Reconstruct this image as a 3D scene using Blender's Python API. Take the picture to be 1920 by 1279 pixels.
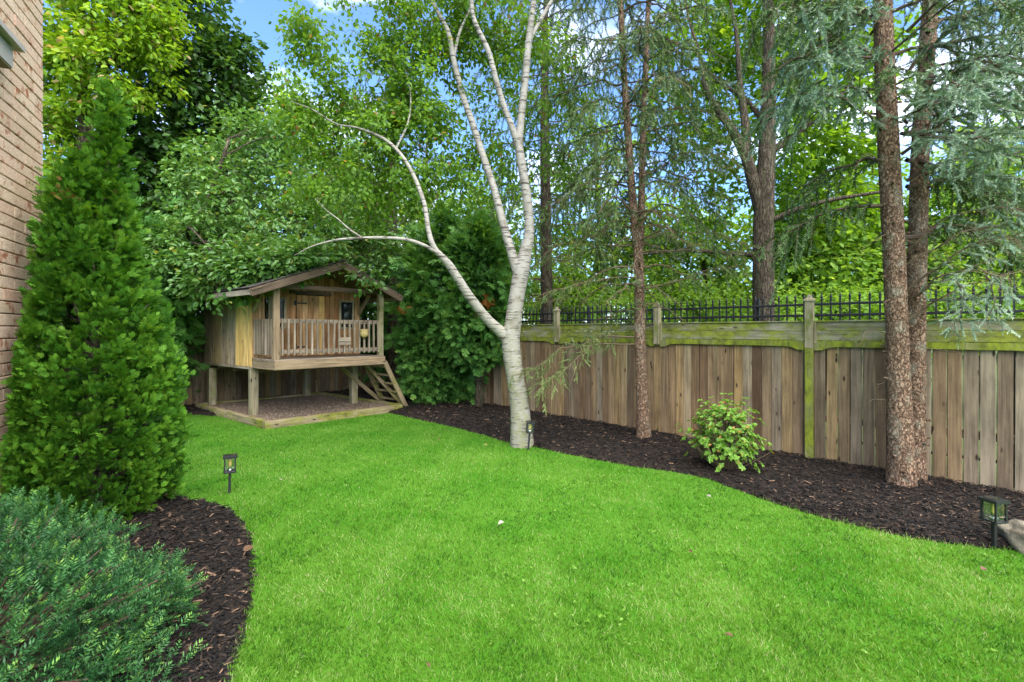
import bpy, math, random
import numpy as np
from mathutils import Matrix, Vector

for o in list(bpy.data.objects):
    bpy.data.objects.remove(o)
rng = np.random.default_rng(11)
random.seed(11)
SC = bpy.context.scene
COL = SC.collection

# ------------------------------------------------------------------ camera, sky, sun, exposure
FPX, HPY, EYE = 880.0, 621.0, 1.65
cam_d = bpy.data.cameras.new('camera')
cam_d.sensor_width = 36.0
cam_d.lens = FPX / 1920.0 * 36.0
cam_d.shift_y = -(639.5 - HPY) / 1920.0
cam_d.clip_start = 0.05
cam_d.clip_end = 600.0
cam = bpy.data.objects.new('camera', cam_d)
COL.objects.link(cam)
cam.location = (0, 0, EYE)
cam.rotation_euler = (math.radians(90), 0, 0)
SC.camera = cam

SUN_EL, SUN_AZ = math.radians(54), math.radians(154)      # azimuth clockwise from +Y
world = bpy.data.worlds.new('World')
SC.world = world
world.use_nodes = True
wt = world.node_tree
wt.nodes.clear()
w_out = wt.nodes.new('ShaderNodeOutputWorld')
w_bg = wt.nodes.new('ShaderNodeBackground')
w_sky = wt.nodes.new('ShaderNodeTexSky')
w_sky.sky_type = 'NISHITA'
w_sky.sun_disc = False
w_sky.sun_elevation = SUN_EL
w_sky.sun_rotation = SUN_AZ
w_sky.air_density = 1.0
w_sky.dust_density = 0.6
w_sky.ozone_density = 1.6
w_tc = wt.nodes.new('ShaderNodeTexCoord')
w_map = wt.nodes.new('ShaderNodeMapping')
w_map.inputs['Scale'].default_value = (1.0, 1.0, 2.2)
w_map.inputs['Location'].default_value = (3.1, 0.7, 0.2)
w_no = wt.nodes.new('ShaderNodeTexNoise')
w_no.inputs['Scale'].default_value = 3.4
w_no.inputs['Detail'].default_value = 8.0
w_no.inputs['Roughness'].default_value = 0.58
w_rp = wt.nodes.new('ShaderNodeValToRGB')
w_rp.color_ramp.elements[0].position = 0.50
w_rp.color_ramp.elements[1].position = 0.78
w_mix = wt.nodes.new('ShaderNodeMix')
w_mix.data_type = 'RGBA'
w_mix.inputs[7].default_value = (8.2, 8.6, 9.2, 1)
wt.links.new(w_tc.outputs['Generated'], w_map.inputs['Vector'])
wt.links.new(w_map.outputs['Vector'], w_no.inputs['Vector'])
wt.links.new(w_no.outputs['Fac'], w_rp.inputs['Fac'])
wt.links.new(w_rp.outputs['Color'], w_mix.inputs[0])
w_tint = wt.nodes.new('ShaderNodeMix')
w_tint.data_type = 'RGBA'
w_tint.blend_type = 'MULTIPLY'
w_tint.inputs[0].default_value = 1.0
w_tint.inputs[7].default_value = (0.66, 0.84, 1.06, 1)
wt.links.new(w_sky.outputs['Color'], w_tint.inputs[6])
wt.links.new(w_tint.outputs[2], w_mix.inputs[6])
wt.links.new(w_mix.outputs[2], w_bg.inputs['Color'])
w_bg.inputs['Strength'].default_value = 0.05
wt.links.new(w_bg.outputs['Background'], w_out.inputs['Surface'])

sun_d = bpy.data.lights.new('sun', 'SUN')
sun_d.energy = 1.5
sun_d.angle = math.radians(88)
sun_d.color = (1.0, 0.92, 0.79)
sun = bpy.data.objects.new('sun', sun_d)
COL.objects.link(sun)
sdir = Vector((math.sin(SUN_AZ) * math.cos(SUN_EL), math.cos(SUN_AZ) * math.cos(SUN_EL), math.sin(SUN_EL)))
sun.rotation_euler = sdir.to_track_quat('Z', 'Y').to_euler()
sun.location = sdir * 40

SC.view_settings.view_transform = 'Standard'
SC.view_settings.look = 'None'
SC.view_settings.gamma = 1.0
SC.view_settings.use_curve_mapping = False
SC.view_settings.exposure = 3.1
SC.render.engine = 'CYCLES'
SC.cycles.max_bounces = 5
SC.cycles.diffuse_bounces = 3
SC.cycles.glossy_bounces = 2
SC.cycles.transmission_bounces = 3
SC.cycles.transparent_max_bounces = 6
SC.cycles.caustics_reflective = False
SC.cycles.caustics_refractive = False
SC.cycles.use_denoising = True

# ------------------------------------------------------------------ helpers: materials
def new_mat(name):
    m = bpy.data.materials.new(name)
    m.use_nodes = True
    nt = m.node_tree
    b = nt.nodes['Principled BSDF']
    return m, nt, b

def nd(nt, typ, **kw):
    n = nt.nodes.new(typ)
    for k, v in kw.items():
        if k.startswith('i_'):
            n.inputs[k[2:].replace('_', ' ')].default_value = v
        else:
            setattr(n, k, v)
    return n

def ramp(nt, fac, stops):
    r = nt.nodes.new('ShaderNodeValToRGB')
    e = r.color_ramp.elements
    while len(e) < len(stops):
        e.new(0.5)
    for k, (p, c) in enumerate(stops):
        e[k].position = p
        e[k].color = (c[0], c[1], c[2], 1)
    nt.links.new(fac, r.inputs['Fac'])
    return r.outputs['Color']

def mixc(nt, fac, a, b, mode='MIX'):
    m = nt.nodes.new('ShaderNodeMix')
    m.data_type = 'RGBA'
    m.blend_type = mode
    for idx, v in ((0, fac), (6, a), (7, b)):
        if hasattr(v, 'links'):
            nt.links.new(v, m.inputs[idx])
        elif idx == 0:
            m.inputs[0].default_value = v
        else:
            m.inputs[idx].default_value = (v[0], v[1], v[2], 1)
    return m.outputs[2]

def noise(nt, vec, scale, detail=5, rough=0.55):
    n = nd(nt, 'ShaderNodeTexNoise', i_Scale=scale, i_Detail=detail, i_Roughness=rough)
    if vec is not None:
        nt.links.new(vec, n.inputs['Vector'])
    return n.outputs['Fac']

def mapped(nt, scale, offset_by_random=True):
    tc = nt.nodes.new('ShaderNodeTexCoord')
    mp = nt.nodes.new('ShaderNodeMapping')
    mp.inputs['Scale'].default_value = scale
    nt.links.new(tc.outputs['Object'], mp.inputs['Vector'])
    if offset_by_random:
        oi = nt.nodes.new('ShaderNodeObjectInfo')
        ml = nd(nt, 'ShaderNodeMath', operation='MULTIPLY')
        ml.inputs[1].default_value = 61.0
        nt.links.new(oi.outputs['Random'], ml.inputs[0])
        cb = nt.nodes.new('ShaderNodeCombineXYZ')
        for k in range(3):
            nt.links.new(ml.outputs[0], cb.inputs[k])
        nt.links.new(cb.outputs[0], mp.inputs['Location'])
    return mp.outputs['Vector']

def bump(nt, b, h, strength, dist=0.01):
    bp = nd(nt, 'ShaderNodeBump', i_Strength=strength, i_Distance=dist)
    nt.links.new(h, bp.inputs['Height'])
    nt.links.new(bp.outputs['Normal'], b.inputs['Normal'])

def wood(name, stops, moss=0.0, mosscol=(0.13, 0.17, 0.02), rough=0.85, contrast=0.55, knots=True):
    """weathered wood, grain along local Z; each object takes its own tone from the ramp"""
    m, nt, b = new_mat(name)
    oi = nt.nodes.new('ShaderNodeObjectInfo')
    base = ramp(nt, oi.outputs['Random'], stops)
    vg = mapped(nt, (38, 38, 1.5))
    g = noise(nt, vg, 1.0, 7, 0.65)
    dark = ramp(nt, g, [(0.30, (1 - contrast,) * 3), (0.62, (1.12,) * 3)])
    c = mixc(nt, 1.0, base, dark, 'MULTIPLY')
    vs = mapped(nt, (5, 5, 2.0))
    s = noise(nt, vs, 1.0, 4, 0.6)
    st = ramp(nt, s, [(0.34, (0.62, 0.60, 0.58)), (0.6, (1.1, 1.08, 1.04))])
    c = mixc(nt, 0.8, c, st, 'MULTIPLY')
    if knots:
        vk = mapped(nt, (9, 9, 3.2))
        vo = nd(nt, 'ShaderNodeTexVoronoi', i_Scale=1.0)
        nt.links.new(vk, vo.inputs['Vector'])
        kf = ramp(nt, vo.outputs['Distance'], [(0.07, (1, 1, 1)), (0.15, (0, 0, 0))])
        c = mixc(nt, kf, c, (0.03, 0.018, 0.01))
    if moss > 0:
        vm = mapped(nt, (3.5, 3.5, 1.6))
        mn = noise(nt, vm, 1.3, 6, 0.65)
        mf = ramp(nt, mn, [(0.62 - 0.3 * moss, (0, 0, 0)), (0.78 - 0.3 * moss, (0.92, 0.92, 0.92))])
        mv = noise(nt, mapped(nt, (14, 14, 7)), 1.0, 5, 0.7)
        mc = mixc(nt, ramp(nt, mv, [(0.34, (0, 0, 0)), (0.62, (1, 1, 1))]), tuple(x * 0.30 + 0.01 for x in mosscol), tuple(x * 1.12 for x in mosscol))
        c = mixc(nt, mf, c, mc)
    nt.links.new(c, b.inputs['Base Color'])
    b.inputs['Roughness'].default_value = rough
    b.inputs['Specular IOR Level'].default_value = 0.2
    bump(nt, b, g, 0.5, 0.006)
    return m

def leafmat(name, stops, trans=0.35, rough=0.45, spec=0.35, tcol=1.5):
    m, nt, b = new_mat(name)
    at = nd(nt, 'ShaderNodeAttribute', attribute_name='rnd')
    c = ramp(nt, at.outputs['Fac'], stops)
    nt.links.new(c, b.inputs['Base Color'])
    b.inputs['Roughness'].default_value = rough
    b.inputs['Specular IOR Level'].default_value = spec
    tr = nt.nodes.new('ShaderNodeBsdfTranslucent')
    tc = mixc(nt, 1.0, c, (tcol * 1.15, tcol, tcol * 0.45), 'MULTIPLY')
    nt.links.new(tc, tr.inputs['Color'])
    mx = nt.nodes.new('ShaderNodeMixShader')
    mx.inputs[0].default_value = trans
    nt.links.new(b.outputs[0], mx.inputs[1])
    nt.links.new(tr.outputs[0], mx.inputs[2])
    nt.links.new(mx.outputs[0], nt.nodes['Material Output'].inputs['Surface'])
    return m

def plain(name, col, rough=0.6, metal=0.0, spec=0.5):
    m, nt, b = new_mat(name)
    b.inputs['Base Color'].default_value = (*col, 1)
    b.inputs['Roughness'].default_value = rough
    b.inputs['Metallic'].default_value = metal
    b.inputs['Specular IOR Level'].default_value = spec
    return m

def mottled(name, stops, scale, rough=0.9, bumpk=0.4, dist=0.01, detail=6, vscale=(1, 1, 1)):
    m, nt, b = new_mat(name)
    v = mapped(nt, vscale)
    n = noise(nt, v, scale, detail, 0.65)
    nt.links.new(ramp(nt, n, stops), b.inputs['Base Color'])
    b.inputs['Roughness'].default_value = rough
    b.inputs['Specular IOR Level'].default_value = 0.2
    n2 = noise(nt, v, scale * 3.1, 5, 0.6)
    bump(nt, b, n2, bumpk, dist)
    return m

MAT = {}
MAT['fence'] = wood('fence_wood', [(0.0, (0.118, 0.072, 0.040)), (0.2, (0.262, 0.178, 0.096)), (0.38, (0.150, 0.103, 0.064)), (0.55, (0.280, 0.228, 0.155)),
                                   (0.72, (0.318, 0.208, 0.090)), (0.86, (0.178, 0.132, 0.086)), (1.0, (0.262, 0.212, 0.145))])
MAT['fence_rail'] = wood('fence_rail_wood', [(0, (0.26, 0.24, 0.17)), (1, (0.33, 0.30, 0.22))], moss=0.76, mosscol=(0.20, 0.225, 0.016))
MAT['fence_moss'] = wood('mossy_trim_wood', [(0, (0.22, 0.22, 0.10)), (1, (0.26, 0.25, 0.12))], moss=0.94, mosscol=(0.20, 0.235, 0.014))
MAT['post'] = wood('post_wood', [(0, (0.30, 0.26, 0.17)), (1, (0.38, 0.33, 0.22))], moss=0.36, mosscol=(0.16, 0.19, 0.03))
MAT['greywood'] = wood('grey_wood', [(0, (0.26, 0.205, 0.15)), (1, (0.37, 0.305, 0.235))], knots=False)
MAT['beam'] = wood('beam_wood', [(0, (0.30, 0.215, 0.135)), (1, (0.37, 0.28, 0.18))])
MAT['sidewood'] = wood('side_board_wood', [(0, (0.26, 0.18, 0.125)), (0.5, (0.38, 0.30, 0.225)), (1, (0.42, 0.29, 0.155))], contrast=0.65)
MAT['yellowwood'] = wood('new_board_wood', [(0, (0.62, 0.38, 0.12)), (1, (0.72, 0.47, 0.18))], contrast=0.35)
MAT['frontwood'] = wood('front_board_wood', [(0, (0.34, 0.165, 0.070)), (0.6, (0.45, 0.255, 0.115)), (1, (0.54, 0.33, 0.155))])
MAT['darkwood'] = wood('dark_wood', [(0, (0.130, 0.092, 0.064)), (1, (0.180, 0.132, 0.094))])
MAT['timber'] = wood('edging_timber', [(0, (0.27, 0.22, 0.13)), (1, (0.33, 0.27, 0.16))], moss=0.62, mosscol=(0.20, 0.21, 0.02))
MAT['stringer'] = wood('stair_wood', [(0, (0.25, 0.19, 0.12)), (1, (0.31, 0.24, 0.15))], moss=0.5, mosscol=(0.17, 0.18, 0.02))
MAT['shingle'] = mottled('asphalt_shingle', [(0.3, (0.045, 0.04, 0.036)), (0.7, (0.10, 0.09, 0.08))], 40)
MAT['iron'] = plain('black_iron', (0.012, 0.012, 0.013), 0.45, 0.0, 0.5)
MAT['plastic'] = plain('black_lamp_metal', (0.014, 0.014, 0.015), 0.38, 0.0, 0.5)
MAT['dark'] = plain('window_dark_glass', (0.012, 0.013, 0.014), 0.08, 0.0, 0.6)
MAT['hinge'] = plain('hinge_iron', (0.01, 0.01, 0.01), 0.6)
MAT['gourd'] = mottled('straw_basket', [(0.35, (0.36, 0.27, 0.10)), (0.65, (0.56, 0.45, 0.20))], 40, 0.8, 0.5)
MAT['trim'] = mottled('painted_trim', [(0.3, (0.36, 0.315, 0.275)), (0.7, (0.45, 0.40, 0.35))], 6, 0.5, 0.05)
MAT['trim_shaded'] = plain('trim_underside_shade', (0.16, 0.12, 0.06), 0.7)  # shade under the trim painted in as a darker brown
MAT['concrete'] = mottled('foundation_concrete', [(0.3, (0.40, 0.395, 0.385)), (0.7, (0.60, 0.595, 0.58))], 5, 0.9, 0.25)
MAT['mortar'] = mottled('mortar', [(0.3, (0.09, 0.07, 0.055)), (0.7, (0.17, 0.135, 0.10))], 30, 0.95, 0.4)
MAT['gravel'] = mottled('pea_gravel_bed', [(0.3, (0.08, 0.056, 0.038)), (0.5, (0.13, 0.095, 0.066)), (0.7, (0.19, 0.142, 0.10))], 60, 0.95, 0.25, 0.008)
MAT['rock'] = mottled('limestone_rock', [(0.3, (0.11, 0.095, 0.065)), (0.7, (0.25, 0.22, 0.165))], 5, 0.9, 0.6, 0.03)
MAT['soil'] = mottled('mulch_soil', [(0.3, (0.010, 0.008, 0.007)), (0.7, (0.035, 0.024, 0.017))], 22, 0.95, 0.9, 0.03)
MAT['mulch'] = leafmat('shredded_bark_mulch', [(0.0, (0.003, 0.0028, 0.0026)), (0.55, (0.010, 0.0075, 0.006)), (0.9, (0.042, 0.028, 0.019)), (1.0, (0.17, 0.105, 0.065))], 0.0, 0.75, 0.25)
MAT['pebble'] = leafmat('pea_gravel', [(0.0, (0.07, 0.05, 0.034)), (0.6, (0.14, 0.102, 0.07)), (1.0, (0.26, 0.20, 0.15))], 0.0, 0.8, 0.3)

# ground sheets
m, nt, b = new_mat('lawn_thatch')
v = mapped(nt, (1, 1, 1), False)
n1 = noise(nt, v, 1.1, 4)
n2 = noise(nt, v, 90, 4, 0.7)
c = ramp(nt, n1, [(0.35, (0.045, 0.165, 0.008)), (0.65, (0.08, 0.205, 0.018))])
c = mixc(nt, 0.6, c, ramp(nt, n2, [(0.3, (0.5, 0.5, 0.4)), (0.7, (1.2, 1.2, 1.1))]), 'MULTIPLY')
nt.links.new(c, b.inputs['Base Color'])
b.inputs['Roughness'].default_value = 0.9
b.inputs['Specular IOR Level'].default_value = 0.1
bump(nt, b, n2, 0.6, 0.02)
MAT['lawn'] = m
MAT['ground'] = mottled('rough_ground', [(0.3, (0.05, 0.055, 0.02)), (0.7, (0.07, 0.11, 0.03))], 1.5, 0.95, 0.5, 0.05)
MAT['grass'] = leafmat('grass_blades', [(0.0, (0.016, 0.075, 0.003)), (0.40, (0.088, 0.218, 0.012)), (0.70, (0.160, 0.295, 0.036)), (0.85, (0.215, 0.355, 0.080)), (0.93, (0.31, 0.37, 0.15)), (1.0, (0.42, 0.37, 0.22))], 0.40, 0.5, 0.25, 1.35)

# brick
m, nt, b = new_mat('clay_brick')
oi = nt.nodes.new('ShaderNodeObjectInfo')
base = ramp(nt, oi.outputs['Random'], [(0, (0.62, 0.44, 0.30)), (0.5, (0.74, 0.555, 0.395)), (1, (0.68, 0.45, 0.32))])
v = mapped(nt, (1, 1, 1))
n1 = noise(nt, v, 9, 6, 0.65)
n2 = noise(nt, v, 55, 5, 0.7)
c = mixc(nt, 0.7, base, ramp(nt, n2, [(0.32, (0.62, 0.58, 0.55)), (0.6, (1.1, 1.1, 1.1))]), 'MULTIPLY')
c = mixc(nt, ramp(nt, n1, [(0.56, (0, 0, 0)), (0.66, (1, 1, 1))]), c, (0.36, 0.135, 0.065))
nt.links.new(c, b.inputs['Base Color'])
b.inputs['Roughness'].default_value = 0.92
b.inputs['Specular IOR Level'].default_value = 0.15
bump(nt, b, n2, 0.6, 0.01)
MAT['brick'] = m

# barks
m, nt, b = new_mat('birch_bark')
vr = mapped(nt, (5, 5, 46), False)
len_ = noise(nt, vr, 1.0, 3, 0.5)
vb = mapped(nt, (1, 1, 1), False)
pat = noise(nt, vb, 7, 6, 0.65)
fine = noise(nt, vb, 48, 5, 0.7)
c = ramp(nt, pat, [(0.3, (0.125, 0.11, 0.085)), (0.45, (0.24, 0.225, 0.195)), (0.75, (0.335, 0.32, 0.29))])
c = mixc(nt, ramp(nt, len_, [(0.55, (0, 0, 0)), (0.61, (0.95, 0.95, 0.95))]), c, (0.05, 0.043, 0.036))
c = mixc(nt, ramp(nt, pat, [(0.60, (0, 0, 0)), (0.70, (0.8, 0.8, 0.8))]), c, (0.13, 0.11, 0.085))
c = mixc(nt, ramp(nt, fine, [(0.55, (0, 0, 0)), (0.75, (0.5, 0.5, 0.5))]), c, (0.30, 0.28, 0.20))
# rough greenish bark with lichen on the lower trunk
tc = nt.nodes.new('ShaderNodeTexCoord')
sp = nt.nodes.new('ShaderNodeSeparateXYZ')
nt.links.new(tc.outputs['Object'], sp.inputs[0])
mr = nd(nt, 'ShaderNodeMapRange')
mr.inputs[1].default_value = 2.6
mr.inputs[2].default_value = 0.2
nt.links.new(sp.outputs[2], mr.inputs[0])
lic = noise(nt, vb, 15, 6, 0.7)
lf = ramp(nt, lic, [(0.42, (0, 0, 0)), (0.58, (1, 1, 1))])
lm = nd(nt, 'ShaderNodeMath', operation='MULTIPLY')
nt.links.new(lf, lm.inputs[0])
nt.links.new(mr.outputs[0], lm.inputs[1])
c = mixc(nt, lm.outputs[0], c, (0.22, 0.22, 0.12))
nt.links.new(c, b.inputs['Base Color'])
b.inputs['Roughness'].default_value = 0.75
b.inputs['Specular IOR Level'].default_value = 0.25
bump(nt, b, fine, 0.55, 0.012)
MAT['birch'] = m

def bark(name, stops, vscale, scale, dist=0.02, lich=None):
    m, nt, b = new_mat(name)
    v = mapped(nt, vscale, False)
    vo = nd(nt, 'ShaderNodeTexVoronoi', i_Scale=scale, feature='DISTANCE_TO_EDGE')
    nz = nd(nt, 'ShaderNodeTexNoise', i_Scale=scale * 0.8, i_Detail=6.0)
    nt.links.new(v, nz.inputs['Vector'])
    mv = mixc(nt, 0.12, v, nz.outputs['Color'], 'ADD')
    nt.links.new(mv, vo.inputs['Vector'])
    n = noise(nt, v, scale * 1.7, 7, 0.7)
    c = ramp(nt, n, stops)
    e = ramp(nt, vo.outputs['Distance'], [(0.0, (0.22, 0.20, 0.18)), (0.20, (1, 1, 1))])
    c = mixc(nt, 0.85, c, e, 'MULTIPLY')
    if lich:
        c = mixc(nt, ramp(nt, noise(nt, v, scale * 0.35, 6, 0.7), [(0.52, (0, 0, 0)), (0.66, (0.7, 0.7, 0.7))]), c, lich)
    nt.links.new(c, b.inputs['Base Color'])
    b.inputs['Roughness'].default_value = 0.9
    b.inputs['Specular IOR Level'].default_value = 0.15
    ad = nd(nt, 'ShaderNodeMath', operation='ADD')
    nt.links.new(e, ad.inputs[0])
    nt.links.new(n, ad.inputs[1])
    bump(nt, b, ad.outputs[0], 0.9, dist)
    return m

MAT['spruce_bark'] = bark('spruce_bark', [(0.3, (0.105, 0.066, 0.044)), (0.48, (0.25, 0.155, 0.098)), (0.60, (0.35, 0.24, 0.16)), (0.75, (0.50, 0.40, 0.30))], (1, 1, 0.6), 27, 0.022, (0.30, 0.28, 0.20))
MAT['brown_bark'] = bark('furrowed_bark', [(0.3, (0.060, 0.046, 0.032)), (0.6, (0.130, 0.105, 0.075)), (0.8, (0.19, 0.155, 0.11))], (1, 1, 0.16), 26, 0.03, (0.10, 0.11, 0.055))
MAT['twig'] = plain('twig_bark', (0.085, 0.06, 0.042), 0.9, 0, 0.2)
MAT['deadtwig'] = plain('dead_twig', (0.125, 0.092, 0.055), 0.9, 0, 0.2)

# foliage
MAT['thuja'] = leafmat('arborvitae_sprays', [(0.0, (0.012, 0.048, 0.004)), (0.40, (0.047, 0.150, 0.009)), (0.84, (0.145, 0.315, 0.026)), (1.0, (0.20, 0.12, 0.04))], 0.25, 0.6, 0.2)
MAT['cedar'] = leafmat('cedar_sprays', [(0.0, (0.022, 0.075, 0.014)), (0.45, (0.060, 0.170, 0.030)), (0.85, (0.135, 0.275, 0.052)), (1.0, (0.30, 0.11, 0.02))], 0.22, 0.6, 0.2)
MAT['deadspray'] = leafmat('withered_sprays', [(0.0, (0.25, 0.08, 0.015)), (1.0, (0.42, 0.15, 0.03))], 0.2, 0.7, 0.2, 1.0)
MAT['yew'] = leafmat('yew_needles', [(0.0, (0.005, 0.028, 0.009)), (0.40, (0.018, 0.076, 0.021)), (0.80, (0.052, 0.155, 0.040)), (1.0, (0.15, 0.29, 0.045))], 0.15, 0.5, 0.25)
MAT['birchleaf'] = leafmat('birch_leaves', [(0.0, (0.060, 0.150, 0.012)), (0.6, (0.115, 0.240, 0.020)), (0.97, (0.190, 0.320, 0.035)), (1.0, (0.25, 0.15, 0.05))], 0.48, 0.45, 0.3)
MAT['darkmaple'] = leafmat('dark_maple_leaves', [(0.0, (0.022, 0.065, 0.012)), (0.7, (0.046, 0.115, 0.018)), (1.0, (0.100, 0.195, 0.030))], 0.32, 0.4, 0.4)
MAT['limemaple'] = leafmat('yellow_green_maple_leaves', [(0.0, (0.090, 0.200, 0.010)), (0.6, (0.190, 0.340, 0.018)), (0.88, (0.31, 0.43, 0.035)), (0.94, (0.34, 0.26, 0.11)), (1.0, (0.42, 0.30, 0.15))], 0.42, 0.45, 0.3)
MAT['broadleaf'] = leafmat('broad_green_leaves', [(0.0, (0.050, 0.130, 0.026)), (0.6, (0.095, 0.215, 0.042)), (0.95, (0.165, 0.300, 0.060)), (1.0, (0.26, 0.30, 0.06))], 0.30, 0.38, 0.45)
MAT['ashleaf'] = leafmat('tall_tree_leaves', [(0.0, (0.070, 0.160, 0.010)), (0.6, (0.125, 0.255, 0.016)), (1.0, (0.21, 0.35, 0.03))], 0.55, 0.45, 0.3)
MAT['brightleaf'] = leafmat('bright_undergrowth_leaves', [(0.0, (0.085, 0.185, 0.022)), (0.6, (0.175, 0.325, 0.040)), (1.0, (0.32, 0.46, 0.10))], 0.5, 0.5, 0.25)
MAT['spruceneedle'] = leafmat('norway_needles', [(0.0, (0.030, 0.075, 0.018)), (0.6, (0.072, 0.135, 0.034)), (1.0, (0.165, 0.205, 0.065))], 0.12, 0.5, 0.3)
MAT['blueneedle'] = leafmat('blue_spruce_needles', [(0.0, (0.065, 0.135, 0.075)), (0.6, (0.165, 0.270, 0.165)), (1.0, (0.33, 0.42, 0.29))], 0.12, 0.5, 0.3, 1.1)
MAT['rhodo'] = leafmat('azalea_leaves', [(0.0, (0.085, 0.200, 0.018)), (0.7, (0.165, 0.320, 0.036)), (0.95, (0.25, 0.40, 0.07)), (1.0, (0.45, 0.22, 0.06))], 0.35, 0.4, 0.4)
MAT['farleaf'] = leafmat('far_woods_leaves', [(0.0, (0.060, 0.135, 0.016)), (0.6, (0.115, 0.220, 0.030)), (1.0, (0.19, 0.30, 0.06))], 0.4, 0.6, 0.2)
MAT['palefallen'] = plain('pale_dry_leaf', (0.26, 0.235, 0.19), 0.7)
MAT['brownfallen'] = plain('brown_dry_leaf', (0.10, 0.05, 0.022), 0.8)
MAT['yellowfallen'] = plain('yellow_dry_leaf', (0.22, 0.20, 0.05), 0.7)

# clear lamp panes
m, nt, b = new_mat('lamp_glass')
tr = nt.nodes.new('ShaderNodeBsdfTransparent')
gl = nd(nt, 'ShaderNodeBsdfGlossy', i_Roughness=0.05)
mx = nt.nodes.new('ShaderNodeMixShader')
mx.inputs[0].default_value = 0.10
nt.links.new(tr.outputs[0], mx.inputs[1])
nt.links.new(gl.outputs[0], mx.inputs[2])
nt.links.new(mx.outputs[0], nt.nodes['Material Output'].inputs['Surface'])
MAT['glass'] = m
MAT['bulb'] = plain('bulb_amber', (0.75, 0.55, 0.16), 0.2, 0, 0.6)
MAT['chrome'] = plain('bulb_socket', (0.6, 0.6, 0.58), 0.25, 1.0)

# ------------------------------------------------------------------ helpers: objects and meshes
def pix(px, py, Y):
    """a point at distance Y seen at photo pixel (px, py)"""
    return np.array([(px - 960.0) / FPX * Y, Y, EYE - (py - HPY) / FPX * Y])

def gpt(px, py):
    Y = EYE * FPX / (py - HPY)
    return np.array([(px - 960.0) / FPX * Y, Y])

def tag(o, label=None, cat=None, group=None, kind=None):
    if label: o['label'] = label
    if cat: o['category'] = cat
    if group: o['group'] = group
    if kind: o['kind'] = kind
    return o

def thing(name, label, cat, loc=(0, 0, 0), group=None):
    o = bpy.data.objects.new(name, None)
    o.empty_display_size = 0.1
    COL.objects.link(o)
    o.location = loc
    return tag(o, label, cat, group)

def link(name, me, mat=None, parent=None, loc=(0, 0, 0)):
    o = bpy.data.objects.new(name, me)
    COL.objects.link(o)
    if mat is not None and not me.materials:
        me.materials.append(mat)
    if parent is not None:
        o.parent = parent
    o.location = loc
    return o

class MB:
    """collects triangles with one number per face"""
    def __init__(s):
        s.V, s.F, s.A, s.n = [], [], [], 0
    def add(s, V, F, A=0.5):
        V = np.asarray(V, float).reshape(-1, 3)
        F = np.asarray(F, int).reshape(-1, 3)
        s.V.append(V); s.F.append(F + s.n)
        s.A.append(np.broadcast_to(np.asarray(A, float), (len(F),)).copy())
        s.n += len(V)
    def mesh(s, name, off=(0, 0, 0), smooth=False):
        V = np.concatenate(s.V) - np.asarray(off, float)
        F = np.concatenate(s.F); A = np.concatenate(s.A)
        me = bpy.data.meshes.new(name)
        me.vertices.add(len(V)); me.vertices.foreach_set('co', V.astype(np.float32).ravel())
        me.loops.add(F.size); me.loops.foreach_set('vertex_index', F.astype(np.int32).ravel())
        me.polygons.add(len(F))
        me.polygons.foreach_set('loop_start', np.arange(0, F.size, 3, dtype=np.int32))
        me.polygons.foreach_set('use_smooth', np.full(len(F), smooth, dtype=bool))
        at = me.attributes.new('rnd', 'FLOAT', 'FACE')
        at.data.foreach_set('value', A.astype(np.float32))
        me.update(calc_edges=True)
        return me
    def build(s, name, mat, parent=None, off=(0, 0, 0), smooth=False, own_loc=False):
        me = s.mesh(name, off, smooth)
        return link(name, me, mat, parent, off if own_loc else (0, 0, 0))

def unit(v):
    v = np.asarray(v, float)
    return v / (np.linalg.norm(v, axis=-1, keepdims=True) + 1e-9)

def scatter(mb, T, TF, pos, axis, nrm, scale, a, ta=None):
    """copies of a template (x along axis, z along normal) merged into mb"""
    pos = np.asarray(pos); N = len(pos)
    if N == 0: return
    ax = unit(axis)
    side = unit(np.cross(nrm, ax))
    nz = np.cross(ax, side)
    T = np.asarray(T, float)
    sc = np.asarray(scale, float).reshape(N, -1)
    if sc.shape[1] == 1: sc = np.repeat(sc, 3, 1)
    L = T[None] * sc[:, None, :]
    V = pos[:, None, :] + L[..., 0:1] * ax[:, None] + L[..., 1:2] * side[:, None] + L[..., 2:3] * nz[:, None]
    nv = len(T)
    F = np.asarray(TF)[None] + (np.arange(N) * nv)[:, None, None]
    A = np.repeat(np.asarray(a, float).reshape(N, 1), len(TF), 1)
    if ta is not None: A = np.clip(A + np.asarray(ta)[None], 0, 1)
    mb.add(V.reshape(-1, 3), F.reshape(-1, 3), A.ravel())

def smooth_path(P, R, n):
    P = np.asarray(P, float); R = np.asarray(R, float)
    k = len(P)
    if k == 2:
        t = np.linspace(0, 1, n)[:, None]
        return P[0] * (1 - t) + P[1] * t, R[0] * (1 - t[:, 0]) + R[1] * t[:, 0]
    Q = np.vstack([2 * P[0] - P[1], P, 2 * P[-1] - P[-2]])
    ts = np.linspace(0, k - 1 - 1e-6, n)
    i = ts.astype(int); u = (ts - i)[:, None]
    a, b_, c_, d = Q[i], Q[i + 1], Q[i + 2], Q[i + 3]
    out = 0.5 * (2 * b_ + (c_ - a) * u + (2 * a - 5 * b_ + 4 * c_ - d) * u ** 2 + (3 * b_ - a - 3 * c_ + d) * u ** 3)
    r = R[i] * (1 - u[:, 0]) + R[np.minimum(i + 1, k - 1)] * u[:, 0]
    return out, r

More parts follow.
